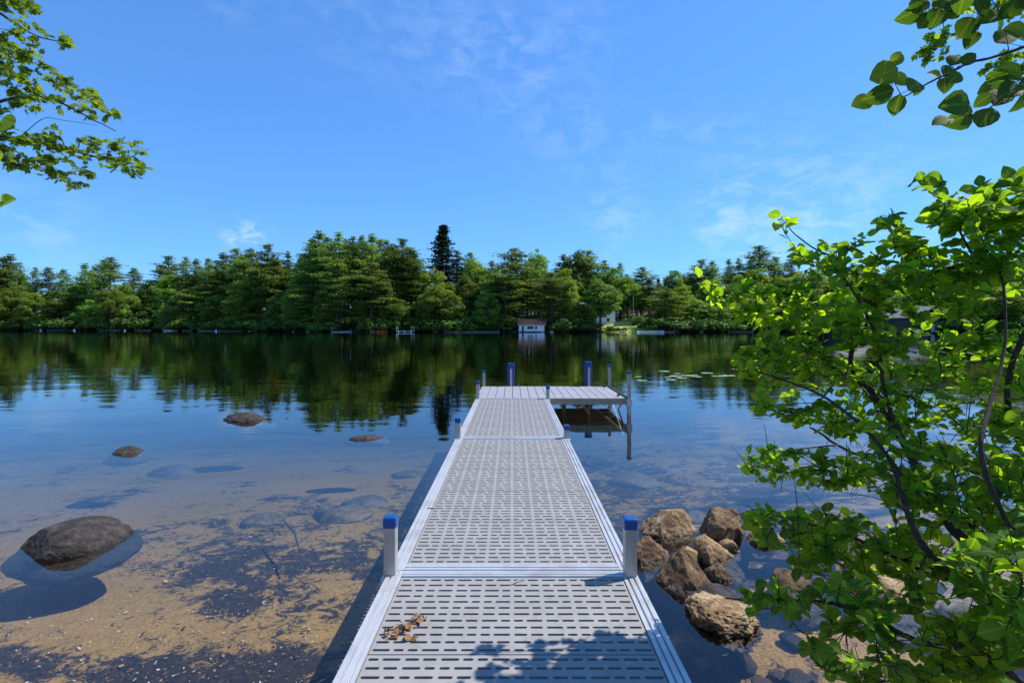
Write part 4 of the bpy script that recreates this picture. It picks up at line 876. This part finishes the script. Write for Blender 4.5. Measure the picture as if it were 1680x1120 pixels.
# ---------------------------------------------------------------- near foliage
def leaf_template(kind='ovate'):
    if kind == 'ovate':
        rows = [(0, .05), (.14, .30), (.36, .44), (.60, .42), (.82, .26), (1.0, .03)]; V = []; U = []; Fq = []
        for (v, w) in rows:
            for s in (-1, -.5, 0, .5, 1):
                V.append((s*w, v, .16*abs(s*w)*1.3-.22*(v-.4)**2+(.02 if abs(s) == .5 else 0))); U.append((.5+s*w*.5/.44*.98, v))
        for r_ in range(len(rows)-1):
            for c in range(4): a = r_*5+c; Fq.append((a, a+1, a+6, a+5))
        return np.array(V), np.array(U), np.array(Fq)
    # maple: three main lobes as quads fanned from the centre line
    pts = [(0, 0), (.30, -.02), (.42, .22), (.62, .20), (.46, .42), (.52, .66), (.30, .58), (.20, .66), (0, 1.05)]
    V = [(0, 0, 0), (0, .35, -.05), (0, .7, -.05), (0, 1.05, -.1)]; U = [(.5, 0), (.5, .35), (.5, .7), (.5, 1)]; Fq = []
    for s in (1, -1):
        b = len(V)
        for (x, y) in pts[1:-1]: V.append((x*s, y, -.12*abs(x))); U.append((.5+x*s*.7, y))
        q = [(0, b, b+1, 1), (b+1, b+2, b+3, 1), (1, b+3, b+4, b+5), (1, b+5, b+6, 2), (2, b+6, 3, 3)]
        for a in q[:-1]: Fq.append(a if s == 1 else tuple(reversed(a)))
        Fq.append((2, b+6, 3, 2))
    Fq = [f for f in Fq if len(set(f)) == 4]
    # the tip as a thin quad
    b = len(V); V += [(.10, .86, -.06), (-.10, .86, -.06)]; U += [(.6, .86), (.4, .86)]
    Fq += [(2, 10, b, 3)] if False else []
    Fq += [(2, 4+6, b, 3), (2, 3, b+1, 4+7+6)]
    return np.array(V, dtype=float), np.array(U), np.array(Fq)
LT = leaf_template(); MT = leaf_template('maple')
def leaves_mesh(name, L, tmpl):
    """L: list of (pos, dir, normal, size, rnd)"""
    TV, TU, TF = tmpl; n = len(L); k = len(TV)
    pos = np.array([l[0] for l in L]); d = norm(np.array([l[1] for l in L], dtype=float)); nn = np.array([l[2] for l in L], dtype=float)
    x = norm(np.cross(d, nn)); z = np.cross(x, d); s = np.array([l[3] for l in L]).reshape(-1, 1, 1)
    rnd = np.array([l[4] for l in L])
    curl = np.random.default_rng(3).uniform(.3, 2.2, n).reshape(-1, 1, 1); wd = np.random.default_rng(4).uniform(.78, 1.1, n).reshape(-1, 1, 1)
    V = pos[:, None, :]+s*(TV[None, :, 0:1]*wd*x[:, None, :]+TV[None, :, 1:2]*d[:, None, :]+TV[None, :, 2:3]*curl*z[:, None, :])
    Fc = (TF[None]+(np.arange(n)*k)[:, None, None]).reshape(-1, TF.shape[1])
    return npmesh(name, V.reshape(-1, 3), Fc, {'rnd': np.repeat(rnd, k)}, np.tile(TU, (n, 1)), smooth=True)
def in_poly(x, y, poly):
    c = False; j = len(poly)-1
    for i in range(len(poly)):
        xi, yi = poly[i]; xj, yj = poly[j]
        if (yi > y) != (yj > y) and x < (xj-xi)*(y-yi)/(yj-yi)+xi: c = not c
        j = i
    return c
class Plant:
    def __init__(s, seed): s.rg = random.Random(seed); s.nodes = []; s.tw = MB(); s.leaves = []
    def limb(s, pts, r0, r1, mb, n=8):
        # smooth the polyline
        P_ = [Vector(p) for p in pts]; out = []
        for i in range(len(P_)-1):
            p0 = P_[max(i-1, 0)]; p1 = P_[i]; p2 = P_[i+1]; p3 = P_[min(i+2, len(P_)-1)]
            for k in range(4):
                t_ = k/4; out.append(.5*((2*p1)+(-p0+p2)*t_+(2*p0-5*p1+4*p2-p3)*t_**2+(-p0+3*p1-3*p2+p3)*t_**3))
        out.append(P_[-1]); m = len(out)
        out = [p+Vector((s.rg.gauss(0, 1), s.rg.gauss(0, 1), s.rg.gauss(0, 1)))*r0*.10 for p in out]
        rad = [(r0+(r1-r0)*i/(m-1))*s.rg.uniform(.9, 1.12) for i in range(m)]
        mb.tube(out, rad, n); s.nodes += [(p, rad[i], (out[min(i+1, m-1)]-out[max(i-1, 0)]).normalized()) for i, p in enumerate(out)]
    def twigs(s, targets, leafsize, nl=(5, 8), upbias=1.0, r=.0028, droop=0., tilt=.5, maxlen=1e9, tone=(0, 1), jit=.06):
        rg = s.rg
        for tg in targets:
            A = np.array([n[0] for n in s.nodes]); dd = np.linalg.norm(A-np.array(tg), axis=1); i = int(np.argmin(dd+rg.random()*.02)); n0 = s.nodes[i]
            d = dd[i]
            if d > maxlen: continue
            a = n0[0]; tgv = Vector(tg); m = 5; pts = []
            c1 = a+n0[2]*d*.35+Vector((rg.gauss(0, jit), rg.gauss(0, jit), rg.gauss(0, jit)+.04))*min(1, d*2)
            for k in range(m+1):
                t_ = k/m; pts.append(a*(1-t_)**2+c1*2*t_*(1-t_)+tgv*t_**2)
            r0 = min(n0[1]*.8, r*(1+d*1.6)); s.tw.tube(pts, [r0+(r*.45-r0)*k/m for k in range(m+1)], 4, False)
            for k in range(2, m+1): s.nodes.append((pts[k], r, (pts[k]-pts[k-1]).normalized()))
            q = rg.randint(*nl); tipdir = (pts[-1]-pts[-2]).normalized()
            span = min(.75, (leafsize*2.6)/(d+.01)); bt = rg.uniform(*tone)
            for j in range(q):
                t_ = 1-span*(j/max(1, q-1)); t_ = max(.12, t_); pp = a*(1-t_)**2+c1*2*t_*(1-t_)+tgv*t_**2
                side = tipdir.cross(Vector((0, 0, 1)));
                side = side.normalized() if side.length > .05 else Vector((1, 0, 0))
                sg = (1 if j % 2 else -1); dr = (tipdir*rg.uniform(.3, 1.0)+side*sg*(0 if j == 0 else rg.uniform(.5, 1.2))+Vector((rg.gauss(0, .25), rg.gauss(0, .25), rg.gauss(-droop, .3)))).normalized()
                nn = Vector((rg.gauss(0, tilt), rg.gauss(0, tilt), upbias)).normalized()
                nn = nn-dr*nn.dot(dr)
                if nn.length < .1: nn = dr.orthogonal()
                sz = leafsize*rg.choice((rg.uniform(.4, .8), rg.uniform(.75, 1.3)))
                pet = pp+dr*sz*.12
                s.leaves.append((tuple(pet), tuple(dr), tuple(nn.normalized()), sz, min(1, max(0, bt*.5+rg.random()*.5))))
def targets(rg, poly, n, dfun):
    xs = [p[0] for p in poly]; ys = [p[1] for p in poly]; out = []
    while len(out) < n:
        x, y = rg.uniform(min(xs), max(xs)), rg.uniform(min(ys), max(ys))
        if in_poly(x, y, poly): out.append(P(x, y, dfun(x, y, rg)))
    return out
# ---- the lakeside shrub on the right
SK = .85
def PS(px, py, d): return P(px, py, d*SK)
sh = Plant(5); base = Vector((2.1, 1.58, -.08)); SH = empty('lakeside_shrub', base); tag(SH, 'large leafy shrub with dark stems leaning over the water at the right', 'shrub')
stems = [
 ([(1840, 1205, 2.15), (1680, 1014, 2.05), (1656, 985, 2.1), (1617, 931, 2.15), (1582, 886, 2.2), (1552, 851, 2.25), (1522, 798, 2.3), (1501, 762, 2.35), (1481, 724, 2.4), (1466, 694, 2.45), (1448, 670, 2.5), (1433, 646, 2.5), (1412, 625, 2.5), (1382, 611, 2.55), (1347, 584, 2.6), (1318, 558, 2.6), (1290, 535, 2.65)], .030, .007),
 ([(1830, 1180, 2.0), (1700, 1035, 2.0), (1644, 996, 1.95), (1603, 967, 1.95), (1567, 943, 1.95), (1522, 904, 1.9), (1495, 857, 1.9), (1478, 800, 1.95), (1455, 745, 2.0)], .026, .007),
 ([(1850, 1150, 2.3), (1720, 1000, 2.4), (1660, 930, 2.5), (1600, 870, 2.6), (1540, 820, 2.7), (1495, 795, 2.75), (1460, 768, 2.8), (1424, 753, 2.8), (1376, 730, 2.85), (1330, 700, 2.9)], .022, .006),
 ([(1448, 668, 2.5), (1420, 640, 2.6), (1397, 603, 2.6), (1400, 559, 2.6), (1409, 517, 2.55), (1433, 490, 2.5), (1466, 466, 2.5), (1495, 457, 2.45), (1552, 442, 2.4), (1603, 431, 2.35), (1680, 419, 2.3)], .013, .009),
 ([(1466, 694, 2.45), (1449, 633, 2.4), (1445, 588, 2.4), (1436, 547, 2.35), (1418, 511, 2.3), (1395, 470, 2.3), (1370, 440, 2.3)], .009, .004),
 ([(1480, 780, 2.0), (1430, 715, 2.1), (1380, 670, 2.2), (1335, 642, 2.3), (1269, 618, 2.35), (1213, 597, 2.4)], .009, .003),
 ([(1880, 1100, 2.2), (1760, 900, 2.3), (1700, 780, 2.35), (1655, 680, 2.35), (1660, 600, 2.35), (1690, 520, 2.3), (1700, 430, 2.3)], .020, .008),
 ([(1880, 1150, 1.9), (1720, 960, 1.8), (1640, 830, 1.8), (1610, 740, 1.8), (1625, 660, 1.9), (1650, 560, 2.0), (1640, 440, 2.1), (1600, 350, 2.2)], .013, .003),
 ([(1860, 1250, 1.8), (1640, 1090, 1.8), (1560, 1065, 1.85), (1480, 1040, 1.9), (1400, 1000, 2.0), (1330, 985, 2.05), (1250, 985, 2.1), (1190, 980, 2.1)], .014, .003),
 ([(1860, 1200, 1.9), (1650, 1000, 2.1), (1520, 940, 2.3), (1440, 900, 2.4), (1370, 870, 2.5), (1290, 850, 2.6), (1235, 835, 2.7)], .014, .003),
 ([(1290, 535, 2.65), (1240, 500, 2.65), (1195, 478, 2.65), (1150, 462, 2.65)], .006, .002),
 ([(1433, 490, 2.5), (1380, 430, 2.5), (1340, 410, 2.5), (1305, 385, 2.5), (1285, 362, 2.5)], .006, .002),
 ([(1552, 442, 2.4), (1500, 400, 2.4), (1470, 370, 2.4), (1458, 350, 2.4)], .006, .002),
 ([(1603, 431, 2.35), (1575, 380, 2.3), (1560, 345, 2.3), (1535, 315, 2.3)], .006, .002),
 ([(1376, 730, 2.85), (1320, 735, 2.8), (1270, 745, 2.8), (1228, 770, 2.8)], .005, .002),
 ([(1382, 611, 2.55), (1330, 670, 2.5), (1270, 672, 2.5), (1228, 660, 2.5)], .005, .002)]
def childmesh(mb, name, mat, parent, origin, smooth=True):
    mb.v = [tuple(Vector(v)-Vector(origin)) for v in mb.v]; return mb.build(name, mat, parent, smooth)
for i_, (pts, r0, r1) in enumerate(stems):
    mb = MB(); sh.limb(([base+Vector((.05*(i_ % 5), -.05*(i_ % 3), -.05))] if pts[0][0] > 1800 else [])+[PS(*p) for p in (pts[1:] if pts[0][0] > 1800 else pts)], r0*.78, r1*.8, mb); childmesh(mb, 'stem', M['twig'], SH, base)
dm = lambda lo, hi, k=1: (lambda x, y, rg: rg.uniform(lo*k, hi*k))
def go(poly, n, lo, hi, ls=.06, **kw): sh.twigs(tilt=.75, targets=sorted(targets(sh.rg, poly, int(n*(2.3 if poly[0][0] < 1290 and poly[0][1] < 800 else (1.75 if poly[0][1] > 820 else 2.0))), dm(lo, hi, SK)), key=lambda p: (p-base).length), leafsize=ls*.72, **kw)
go([(1300, 540), (1420, 480), (1560, 420), (1700, 400), (1700, 700), (1500, 720), (1420, 700), (1370, 640)], 130, 2.2, 2.9, .062)
go([(1460, 400), (1560, 330), (1700, 300), (1700, 470), (1500, 470)], 60, 2.0, 2.6, .065, tone=(.2, 1))
go([(1265, 355), (1290, 350), (1330, 400), (1400, 400), (1440, 360), (1470, 350), (1500, 400), (1500, 470), (1380, 480), (1300, 430)], 34, 2.2, 2.6, .058, tone=(.3, 1))
go([(1505, 295), (1550, 300), (1680, 285), (1700, 290), (1700, 370), (1580, 380), (1520, 350)], 26, 2.0, 2.4, .068)
go([(1140, 450), (1180, 465), (1260, 470), (1330, 460), (1400, 480), (1400, 540), (1320, 545), (1240, 530), (1170, 500)], 42, 2.4, 2.7, .058, tone=(.6, 1))
go([(1205, 575), (1260, 545), (1330, 560), (1400, 610), (1400, 680), (1300, 650), (1220, 620)], 34, 2.3, 2.7, .055, tone=(.5, 1))
go([(1222, 655), (1300, 650), (1400, 690), (1400, 730), (1290, 690)], 20, 2.3, 2.8, .058)
go([(1215, 745), (1270, 730), (1340, 745), (1400, 740), (1440, 800), (1330, 800), (1240, 790)], 34, 2.5, 2.9, .055)
go([(1400, 700), (1700, 680), (1700, 900), (1560, 880), (1480, 840), (1400, 780)], 120, 1.9, 2.9, .062)
0 and go([(1560, 560), (1700, 520), (1700, 900), (1600, 850)], 50, 1.6, 2.2, .07)
go([(1215, 830), (1300, 840), (1400, 840), (1520, 870), (1560, 950), (1400, 960), (1280, 920), (1225, 870)], 95, 2.1, 2.9, .062)
go([(1165, 965), (1250, 960), (1330, 960), (1480, 950), (1600, 1000), (1700, 1030), (1700, 1130), (1500, 1130), (1380, 1060), (1260, 1015)], 80, 1.7, 2.3, .06)
go([(1310, 1060), (1450, 1060), (1560, 1120), (1420, 1140)], 16, 1.6, 2.0, .058)
go([(1560, 880), (1700, 880), (1700, 1100), (1600, 1040)], 40, 1.5, 2.0, .072)
# fine dead twigs
for k in range(420):
    n0 = sh.rg.choice([q for q in sh.nodes[::7] if q[0].z < 1.5]); L = sh.rg.uniform(.05, .2); a = n0[0]; dr = (n0[2]+Vector((sh.rg.gauss(-.2, .7), sh.rg.gauss(0, .6), sh.rg.gauss(.1, .6)))).normalized()
    sh.tw.tube([a, a+dr*L*.5+Vector((0, 0, .01)), a+dr*L], [.0022, .0016, .0009], 3, False)
childmesh(sh.tw, 'twigs', M['twig'], SH, base)
def lands(p):          # where a leaf's shadow falls on the deck
    k = (p[2]-DZ)/SV.z; return p[0]-SV.x*k < .62 and p[1]-SV.y*k > 2.1 and p[2] > DZ
sh.leaves = [(tuple(Vector(l[0])-base),)+l[1:] for l in sh.leaves if l[0][2] > .03 and not lands(l[0])]
link('foliage', leaves_mesh('foliage', sh.leaves, LT), SH, M['leaf'])

# ---- overhanging alder branch at the top right (its trunk stands on the bank outside the picture)
ov = Plant(8); ob = Vector((4.2, 2.2, .2)); OV = empty('alder_tree', ob); tag(OV, 'alder whose broad leaved branch hangs into the top right corner', 'alder tree')
mb = MB(); ov.limb([ob, Vector((4.1, 2.2, 1.6)), Vector((4.0, 2.3, 3.2)), Vector((4.1, 2.3, 5.0))], .07, .03, mb, 10); childmesh(mb, 'trunk', M['bark'], OV, ob)
br = [([Vector((4.05, 2.25, 2.2)), P(1960, -10, 2.5), P(1760, 50, 2.45), P(1680, 77, 2.4), P(1636, 92, 2.4), P(1590, 104, 2.4), P(1560, 119, 2.4), P(1530, 133, 2.4), P(1500, 150, 2.4), P(1480, 160, 2.4), P(1455, 165, 2.4)], .010, .0018),
      ([Vector((4.05, 2.25, 3.0)), P(1900, -120, 2.5), P(1740, -50, 2.45), P(1640, -10, 2.4), P(1590, 10, 2.4), P(1540, 22, 2.4), P(1508, 25, 2.4)], .009, .0018),
      ([P(1720, 62, 2.42), P(1680, 130, 2.4), P(1640, 165, 2.4), P(1610, 185, 2.4), P(1590, 190, 2.4)], .006, .002)]
ov.tw = MB()
for pts, r0, r1 in br: ov.limb(pts, r0, r1, ov.tw, 6)
HL = [(1450, 121, 44, 200, .85), (1476, 131, 34, 330, .7), (1471, 96, 24, 60, .9), (1441, 156, 46, 195, .3), (1415, 168, 36, 195, .8), (1471, 173, 34, 260, .25), (1500, 140, 36, 40, .4), (1505, 148, 20, 250, .5), (1534, 124, 26, 150, .75), (1555, 117, 32, 50, .35), (1568, 98, 30, 45, .4), (1590, 96, 24, 40, .3), (1550, 140, 30, 260, .35), (1567, 127, 28, 40, .5),
      (1567, 172, 46, 180, .35), (1573, 195, 48, 200, .35), (1546, 199, 32, 195, .6), (1618, 192, 38, 60, .3), (1494, 22, 46, 205, .3), (1508, 8, 36, 60, .3), (1520, 34, 36, 225, .25), (1535, 30, 34, 250, .25), (1585, 45, 40, 240, .35), (1582, 60, 34, 200, .7), (1594, 66, 30, 240, .35), (1605, 8, 44, 120, .3), (1622, 30, 40, 200, .4), (1638, 38, 34, 300, .4), (1650, 60, 44, 30, .35), (1668, 55, 46, 340, .4),
      (1625, 150, 46, 190, .35), (1640, 160, 44, 230, .3), (1660, 150, 46, 200, .3), (1670, 165, 40, 250, .35), (1635, 130, 38, 160, .4), (1560, 18, 34, 200, .35), (1545, 8, 36, 230, .3), (1575, 5, 36, 260, .3), (1655, 120, 44, 150, .35), (1612, 165, 30, 220, .4), (1690, 180, 44, 250, .3), (1655, 15, 40, 230, .4), (1700, 100, 44, 210, .35), (1545, 60, 10, 250, .3)]
for (px, py, ln, ang, tn) in HL:
    D = ov.rg.uniform(2.3, 2.5); c = P(px, py, D); a = R(ang); sz = ln*D/F*.98
    dr = Vector((math.cos(a), ov.rg.uniform(-.35, .35), math.sin(a))).normalized(); nn = Vector((ov.rg.gauss(0, .3), -1, ov.rg.gauss(.35, .45))); nn = (nn-dr*nn.dot(dr)).normalized()
    b0 = c-dr*sz*.5; ov.leaves.append((tuple(b0), tuple(dr), tuple(nn), sz, tn))
    A = np.array([n[0] for n in ov.nodes]); i = int(np.argmin(np.linalg.norm(A-np.array(b0), axis=1))); q = ov.nodes[i][0]; ov.tw.tube([q, (q+b0)/2+Vector((0, 0, .004)), b0], [.0022, .0016, .001], 4, False)
tg = [P(ov.rg.uniform(1770, 2150), ov.rg.uniform(-300, 220), ov.rg.uniform(2.2, 2.5)) for _ in range(60)]
ov.twigs(tg, .07)
# twigs over the near end of the dock, above the picture: their shade dapples the boards
def over(x, y, z):   # the point on the sun's ray through a place on the deck
    k = (z-DZ)/SV.z; return Vector((x+SV.x*k, y+SV.y*k, z))
tg = [over(ov.rg.uniform(0, .45), ov.rg.uniform(1.35, 1.76), ov.rg.uniform(2.75, 3.3)) for _ in range(34)]
tg = [q for q in tg if (536.5-(q.z-CAMH)/q.y*F) < -15 or (840+q.x/q.y*F) > 1690]
ov.twigs(tg, .085, (3, 5))
childmesh(ov.tw, 'branches', M['twig'], OV, ob)
link('foliage', leaves_mesh('foliage', [(tuple(Vector(l[0])-ob),)+l[1:] for l in ov.leaves if not lands(l[0])], LT), OV, M['leaf_dark'])

# ---- maples
def maple(seed, base, limbs, polys, ls, mat, label):
    mp_ = Plant(seed); E = empty('maple_tree', base); tag(E, label, 'maple tree')
    for i, (pts, r0, r1) in enumerate(limbs):
        mb = MB() if i == 0 else mp_.tw; mp_.limb(pts, r0, r1, mb, 8)
        if i == 0: childmesh(mb, 'trunk', M['bark'], E, base)
    for poly, n, lo, hi in polys:
        mp_.twigs(sorted(targets(mp_.rg, poly, n, dm(lo, hi)), key=lambda p: -(p.x if base.x > 0 else -p.x)), ls, (5, 9), 1.0, .004, .25, .6, tone=(0, 1), jit=.12)
    childmesh(mp_.tw, 'branches', M['twig'], E, base)
    link('foliage', leaves_mesh('foliage', [(tuple(Vector(l[0])-base),)+l[1:] for l in mp_.leaves], MT), E, mat); return mp_
D = 6.6
mb0 = Vector((-8.2, 5.2, .4))
maple(31, mb0, [
    ([mb0, Vector((-8.1, 5.2, 2.5)), Vector((-8.2, 5.3, 4.5)), Vector((-8.0, 5.3, 8))], .16, .06),
    ([Vector((-8.15, 5.25, 3.8)), P(-120, 190, 6.4), P(-30, 175, D), P(40, 158, D), P(90, 165, D), P(140, 190, D), P(190, 215, D)], .03, .005),
    ([Vector((-8.1, 5.25, 3.2)), P(-120, 250, 6.2), P(-20, 225, D), P(30, 228, D), P(90, 240, D), P(150, 255, D), P(200, 262, D), P(230, 250, D)], .03, .004),
    ([Vector((-8.15, 5.25, 4.6)), P(-100, 60, 6.4), P(-20, 20, D), P(20, 35, D), P(60, 60, D), P(110, 70, D)], .03, .004),
    ([P(-20, 225, D), P(20, 245, D), P(60, 270, D), P(110, 300, D), P(125, 312, D)], .008, .003),
    ([P(30, 228, D), P(70, 195, D), P(100, 197, D), P(160, 206, D)], .005, .002)],
    [([(-60, -40), (40, -40), (55, 10), (62, 55), (60, 85), (30, 100), (-60, 110)], 84, 6.2, 7.0),
     ([(62, 0), (60, 22), (50, 20), (48, 0)], 4, 6.4, 6.6), ([(72, 55), (100, 55), (124, 72), (110, 80), (75, 66)], 9, 6.4, 6.8),
     ([(-60, 60), (40, 60), (70, 90), (110, 125), (160, 155), (210, 200), (190, 212), (130, 190), (80, 178), (50, 185), (20, 190), (-60, 190)], 165, 6.1, 7.0),
     ([(-60, 200), (40, 205), (80, 212), (140, 218), (205, 225), (250, 236), (242, 292), (190, 285), (150, 290), (125, 315), (100, 305), (60, 285), (20, 275), (-60, 265)], 165, 6.1, 7.0),
     ([(-900, -200), (-60, -200), (-60, 300), (-900, 200)], 120, 6.0, 7.5)], .078, M['leaf_back'], 'maple reaching its leafy branches into the upper left sky')
mb1 = Vector((9.4, 7.0, .5)); D = 7.2
maple(33, mb1, [
    ([mb1, Vector((9.3, 7, 3)), Vector((9.4, 7.1, 6)), Vector((9.2, 7, 9))], .17, .06),
    ([Vector((9.35, 7, 4.6)), P(1800, 20, D), P(1700, 15, D), P(1640, 18, D), P(1590, 45, D), P(1550, 62, D), P(1520, 80, D)], .03, .004),
    ([Vector((9.35, 7, 4.2)), P(1800, 90, D), P(1720, 85, D), P(1670, 90, D), P(1620, 115, D)], .03, .004)],
    [([(1530, -20), (1700, -30), (1700, 30), (1640, 25), (1590, 30), (1545, 25)], 60, 6.9, 7.6),
     ([(1490, 90), (1515, 70), (1530, 50), (1560, 45), (1570, 70), (1555, 95), (1520, 102)], 34, 7.0, 7.4),
     ([(1604, 118), (1640, 90), (1700, 75), (1700, 150), (1640, 140)], 44, 6.9, 7.6),
     ([(1720, -200), (2100, -200), (2100, 250), (1720, 200)], 60, 6.8, 8.0)], .085, M['leaf_bright'], 'sunlit maple behind the alder branch in the upper right corner')
# ---- near twig with two round leaves at the left edge
tw = Plant(40); tb_ = Vector((-2.1, 1.3, .15)); TW = empty('bank_sapling', tb_); tag(TW, 'sapling showing single round yellow green leaves at the left edge', 'sapling')
mb = tw.tw; tw.limb([tb_, Vector((-2.0, 1.4, 1.0)), Vector((-1.9, 1.5, 1.7)), Vector((-1.95, 1.5, 2.6))], .012, .004, mb, 6)
for (px, py, ln, ang, dd) in ((10, 202, 36, 185, 1.6), (-10, 210, 30, 150, 1.6), (12, 329, 24, 20, 1.6), (2, 337, 16, 200, 1.6), (-2, 255, 18, 260, 1.6)):
    c = P(px, py, dd); a = R(ang); sz = ln*dd/F; dr = Vector((math.cos(a), .1, math.sin(a))).normalized(); nn = Vector((.1, -1, .4)); nn = (nn-dr*nn.dot(dr)).normalized(); b0 = c-dr*sz*.5
    tw.leaves.append((tuple(b0-tb_), tuple(dr), tuple(nn), sz, .95)); A = min(tw.nodes, key=lambda n: (n[0]-b0).length)[0]; tw.tw.tube([A, (A+b0)/2+Vector((0, 0, .02)), b0], [.003, .002, .001], 4, False)
childmesh(tw.tw, 'stem', M['twig'], TW, tb_); link('foliage', leaves_mesh('foliage', tw.leaves, LT), TW, M['leaf_bright'])

# ---- low bushes on the bank at both sides of the dock's shore end
BB = random.Random(12)
for k, (x, y, sc) in enumerate([(5.6, 2.6, .7), (6.6, 4.4, .8), (8.6, 6.2, .9), (10.6, 8.0, 1.0), (13, 10.0, 1.2), (16, 12.0, 1.3), (7.5, 3.0, 1.0), (11, 6.0, 1.3), (-6.6, 3.6, .8), (-8.6, 5.0, .9), (-11, 7.2, 1.1), (-14, 9.4, 1.2), (-18, 11.5, 1.3)]):
    tm, cm_, h0, w0 = PR['b'][k % 3]; e_ = empty('bank_bush', (x, y, bed_h(x, y)-.05), BB.uniform(0, 6)); e_.scale = (sc, sc, sc*1.1); link('stems', tm, e_); link('crown', cm_, e_)
    tag(e_, 'leafy bush on the near bank, %s out from the %s side of the dock' % (ORD[k if k < 8 else k-8], 'right' if x > 0 else 'left'), 'bush', 'bushes on the near bank')
# ---------------------------------------------------------------- debris on the dock
def deckp(px, py, h=.004):
    d = 1.205*F/(py-536.5); return Vector(((px-840)/F*d, d, DZ+h))
rg = random.Random(9); dl = []; m = MB()
path = [(632, 1040), (650, 1037), (664, 1030), (678, 1022), (692, 1014)]
for k in range(len(path)-1): m.tube([deckp(*path[k], .012), deckp(*path[k+1], .014)], .0018, 4)
for k in range(80):
    t_ = rg.random()*3.99; i = int(t_); a, b = path[i], path[i+1]; f_ = t_-i; q = deckp(a[0]+(b[0]-a[0])*f_+rg.gauss(0, 4.5), a[1]+(b[1]-a[1])*f_+rg.gauss(2, 4), .005+rg.random()*.008)
    dr = Vector((rg.gauss(0, 1), rg.gauss(0, 1), rg.gauss(.1, .3))).normalized(); nn = Vector((rg.gauss(0, .6), rg.gauss(0, .6), 1)); nn = (nn-dr*nn.dot(dr)).normalized()
    dl.append((tuple(q), tuple(dr), tuple(nn), rg.uniform(.008, .022), rg.random()))
r = empty('dead_sprig', deckp(664, 1030, 0)); tag(r, 'curled brown dead leaf sprig lying on the near dock panel', 'dead leaves')
childmesh(m, 'stalk', M['bark'], r, r.location); o = link('leaves', leaves_mesh('dead_leaves', [(tuple(Vector(l[0])-r.location),)+l[1:] for l in dl], LT), r, M['dead'])
dl = [(tuple(deckp(674+rg.gauss(0, 2), 1048+rg.gauss(0, 2), .006)), (rg.gauss(0, 1), rg.gauss(0, 1), .1), (rg.gauss(0, .4), rg.gauss(0, .4), 1), rg.uniform(.02, .035), rg.random()) for _ in range(5)]
o = link('dead_leaf', leaves_mesh('dead_leaf', dl, LT), None, M['dead']); tag(o, 'crumpled brown dead leaf just in front of the larger sprig', 'dead leaf')
m = MB(); m.tube([deckp(838, 960, .006), deckp(845, 957, .008), deckp(852, 954, .01), deckp(860, 953, .006)], [.003, .0035, .003, .001], 5); o = m.build('twig', M['timber']); tag(o, 'small grey twig on the dock panel below the near joint', 'twig')
m = MB(); m.tube([deckp(700, 834, .005), deckp(707, 835, .007), deckp(714, 835, .005)], [.003, .004, .002], 5); o = m.build('twig', M['bark']); tag(o, 'tiny dark twig near the left rail of the second dock section', 'twig')

print('trees', len(trees), 'leaves', len(sh.leaves))
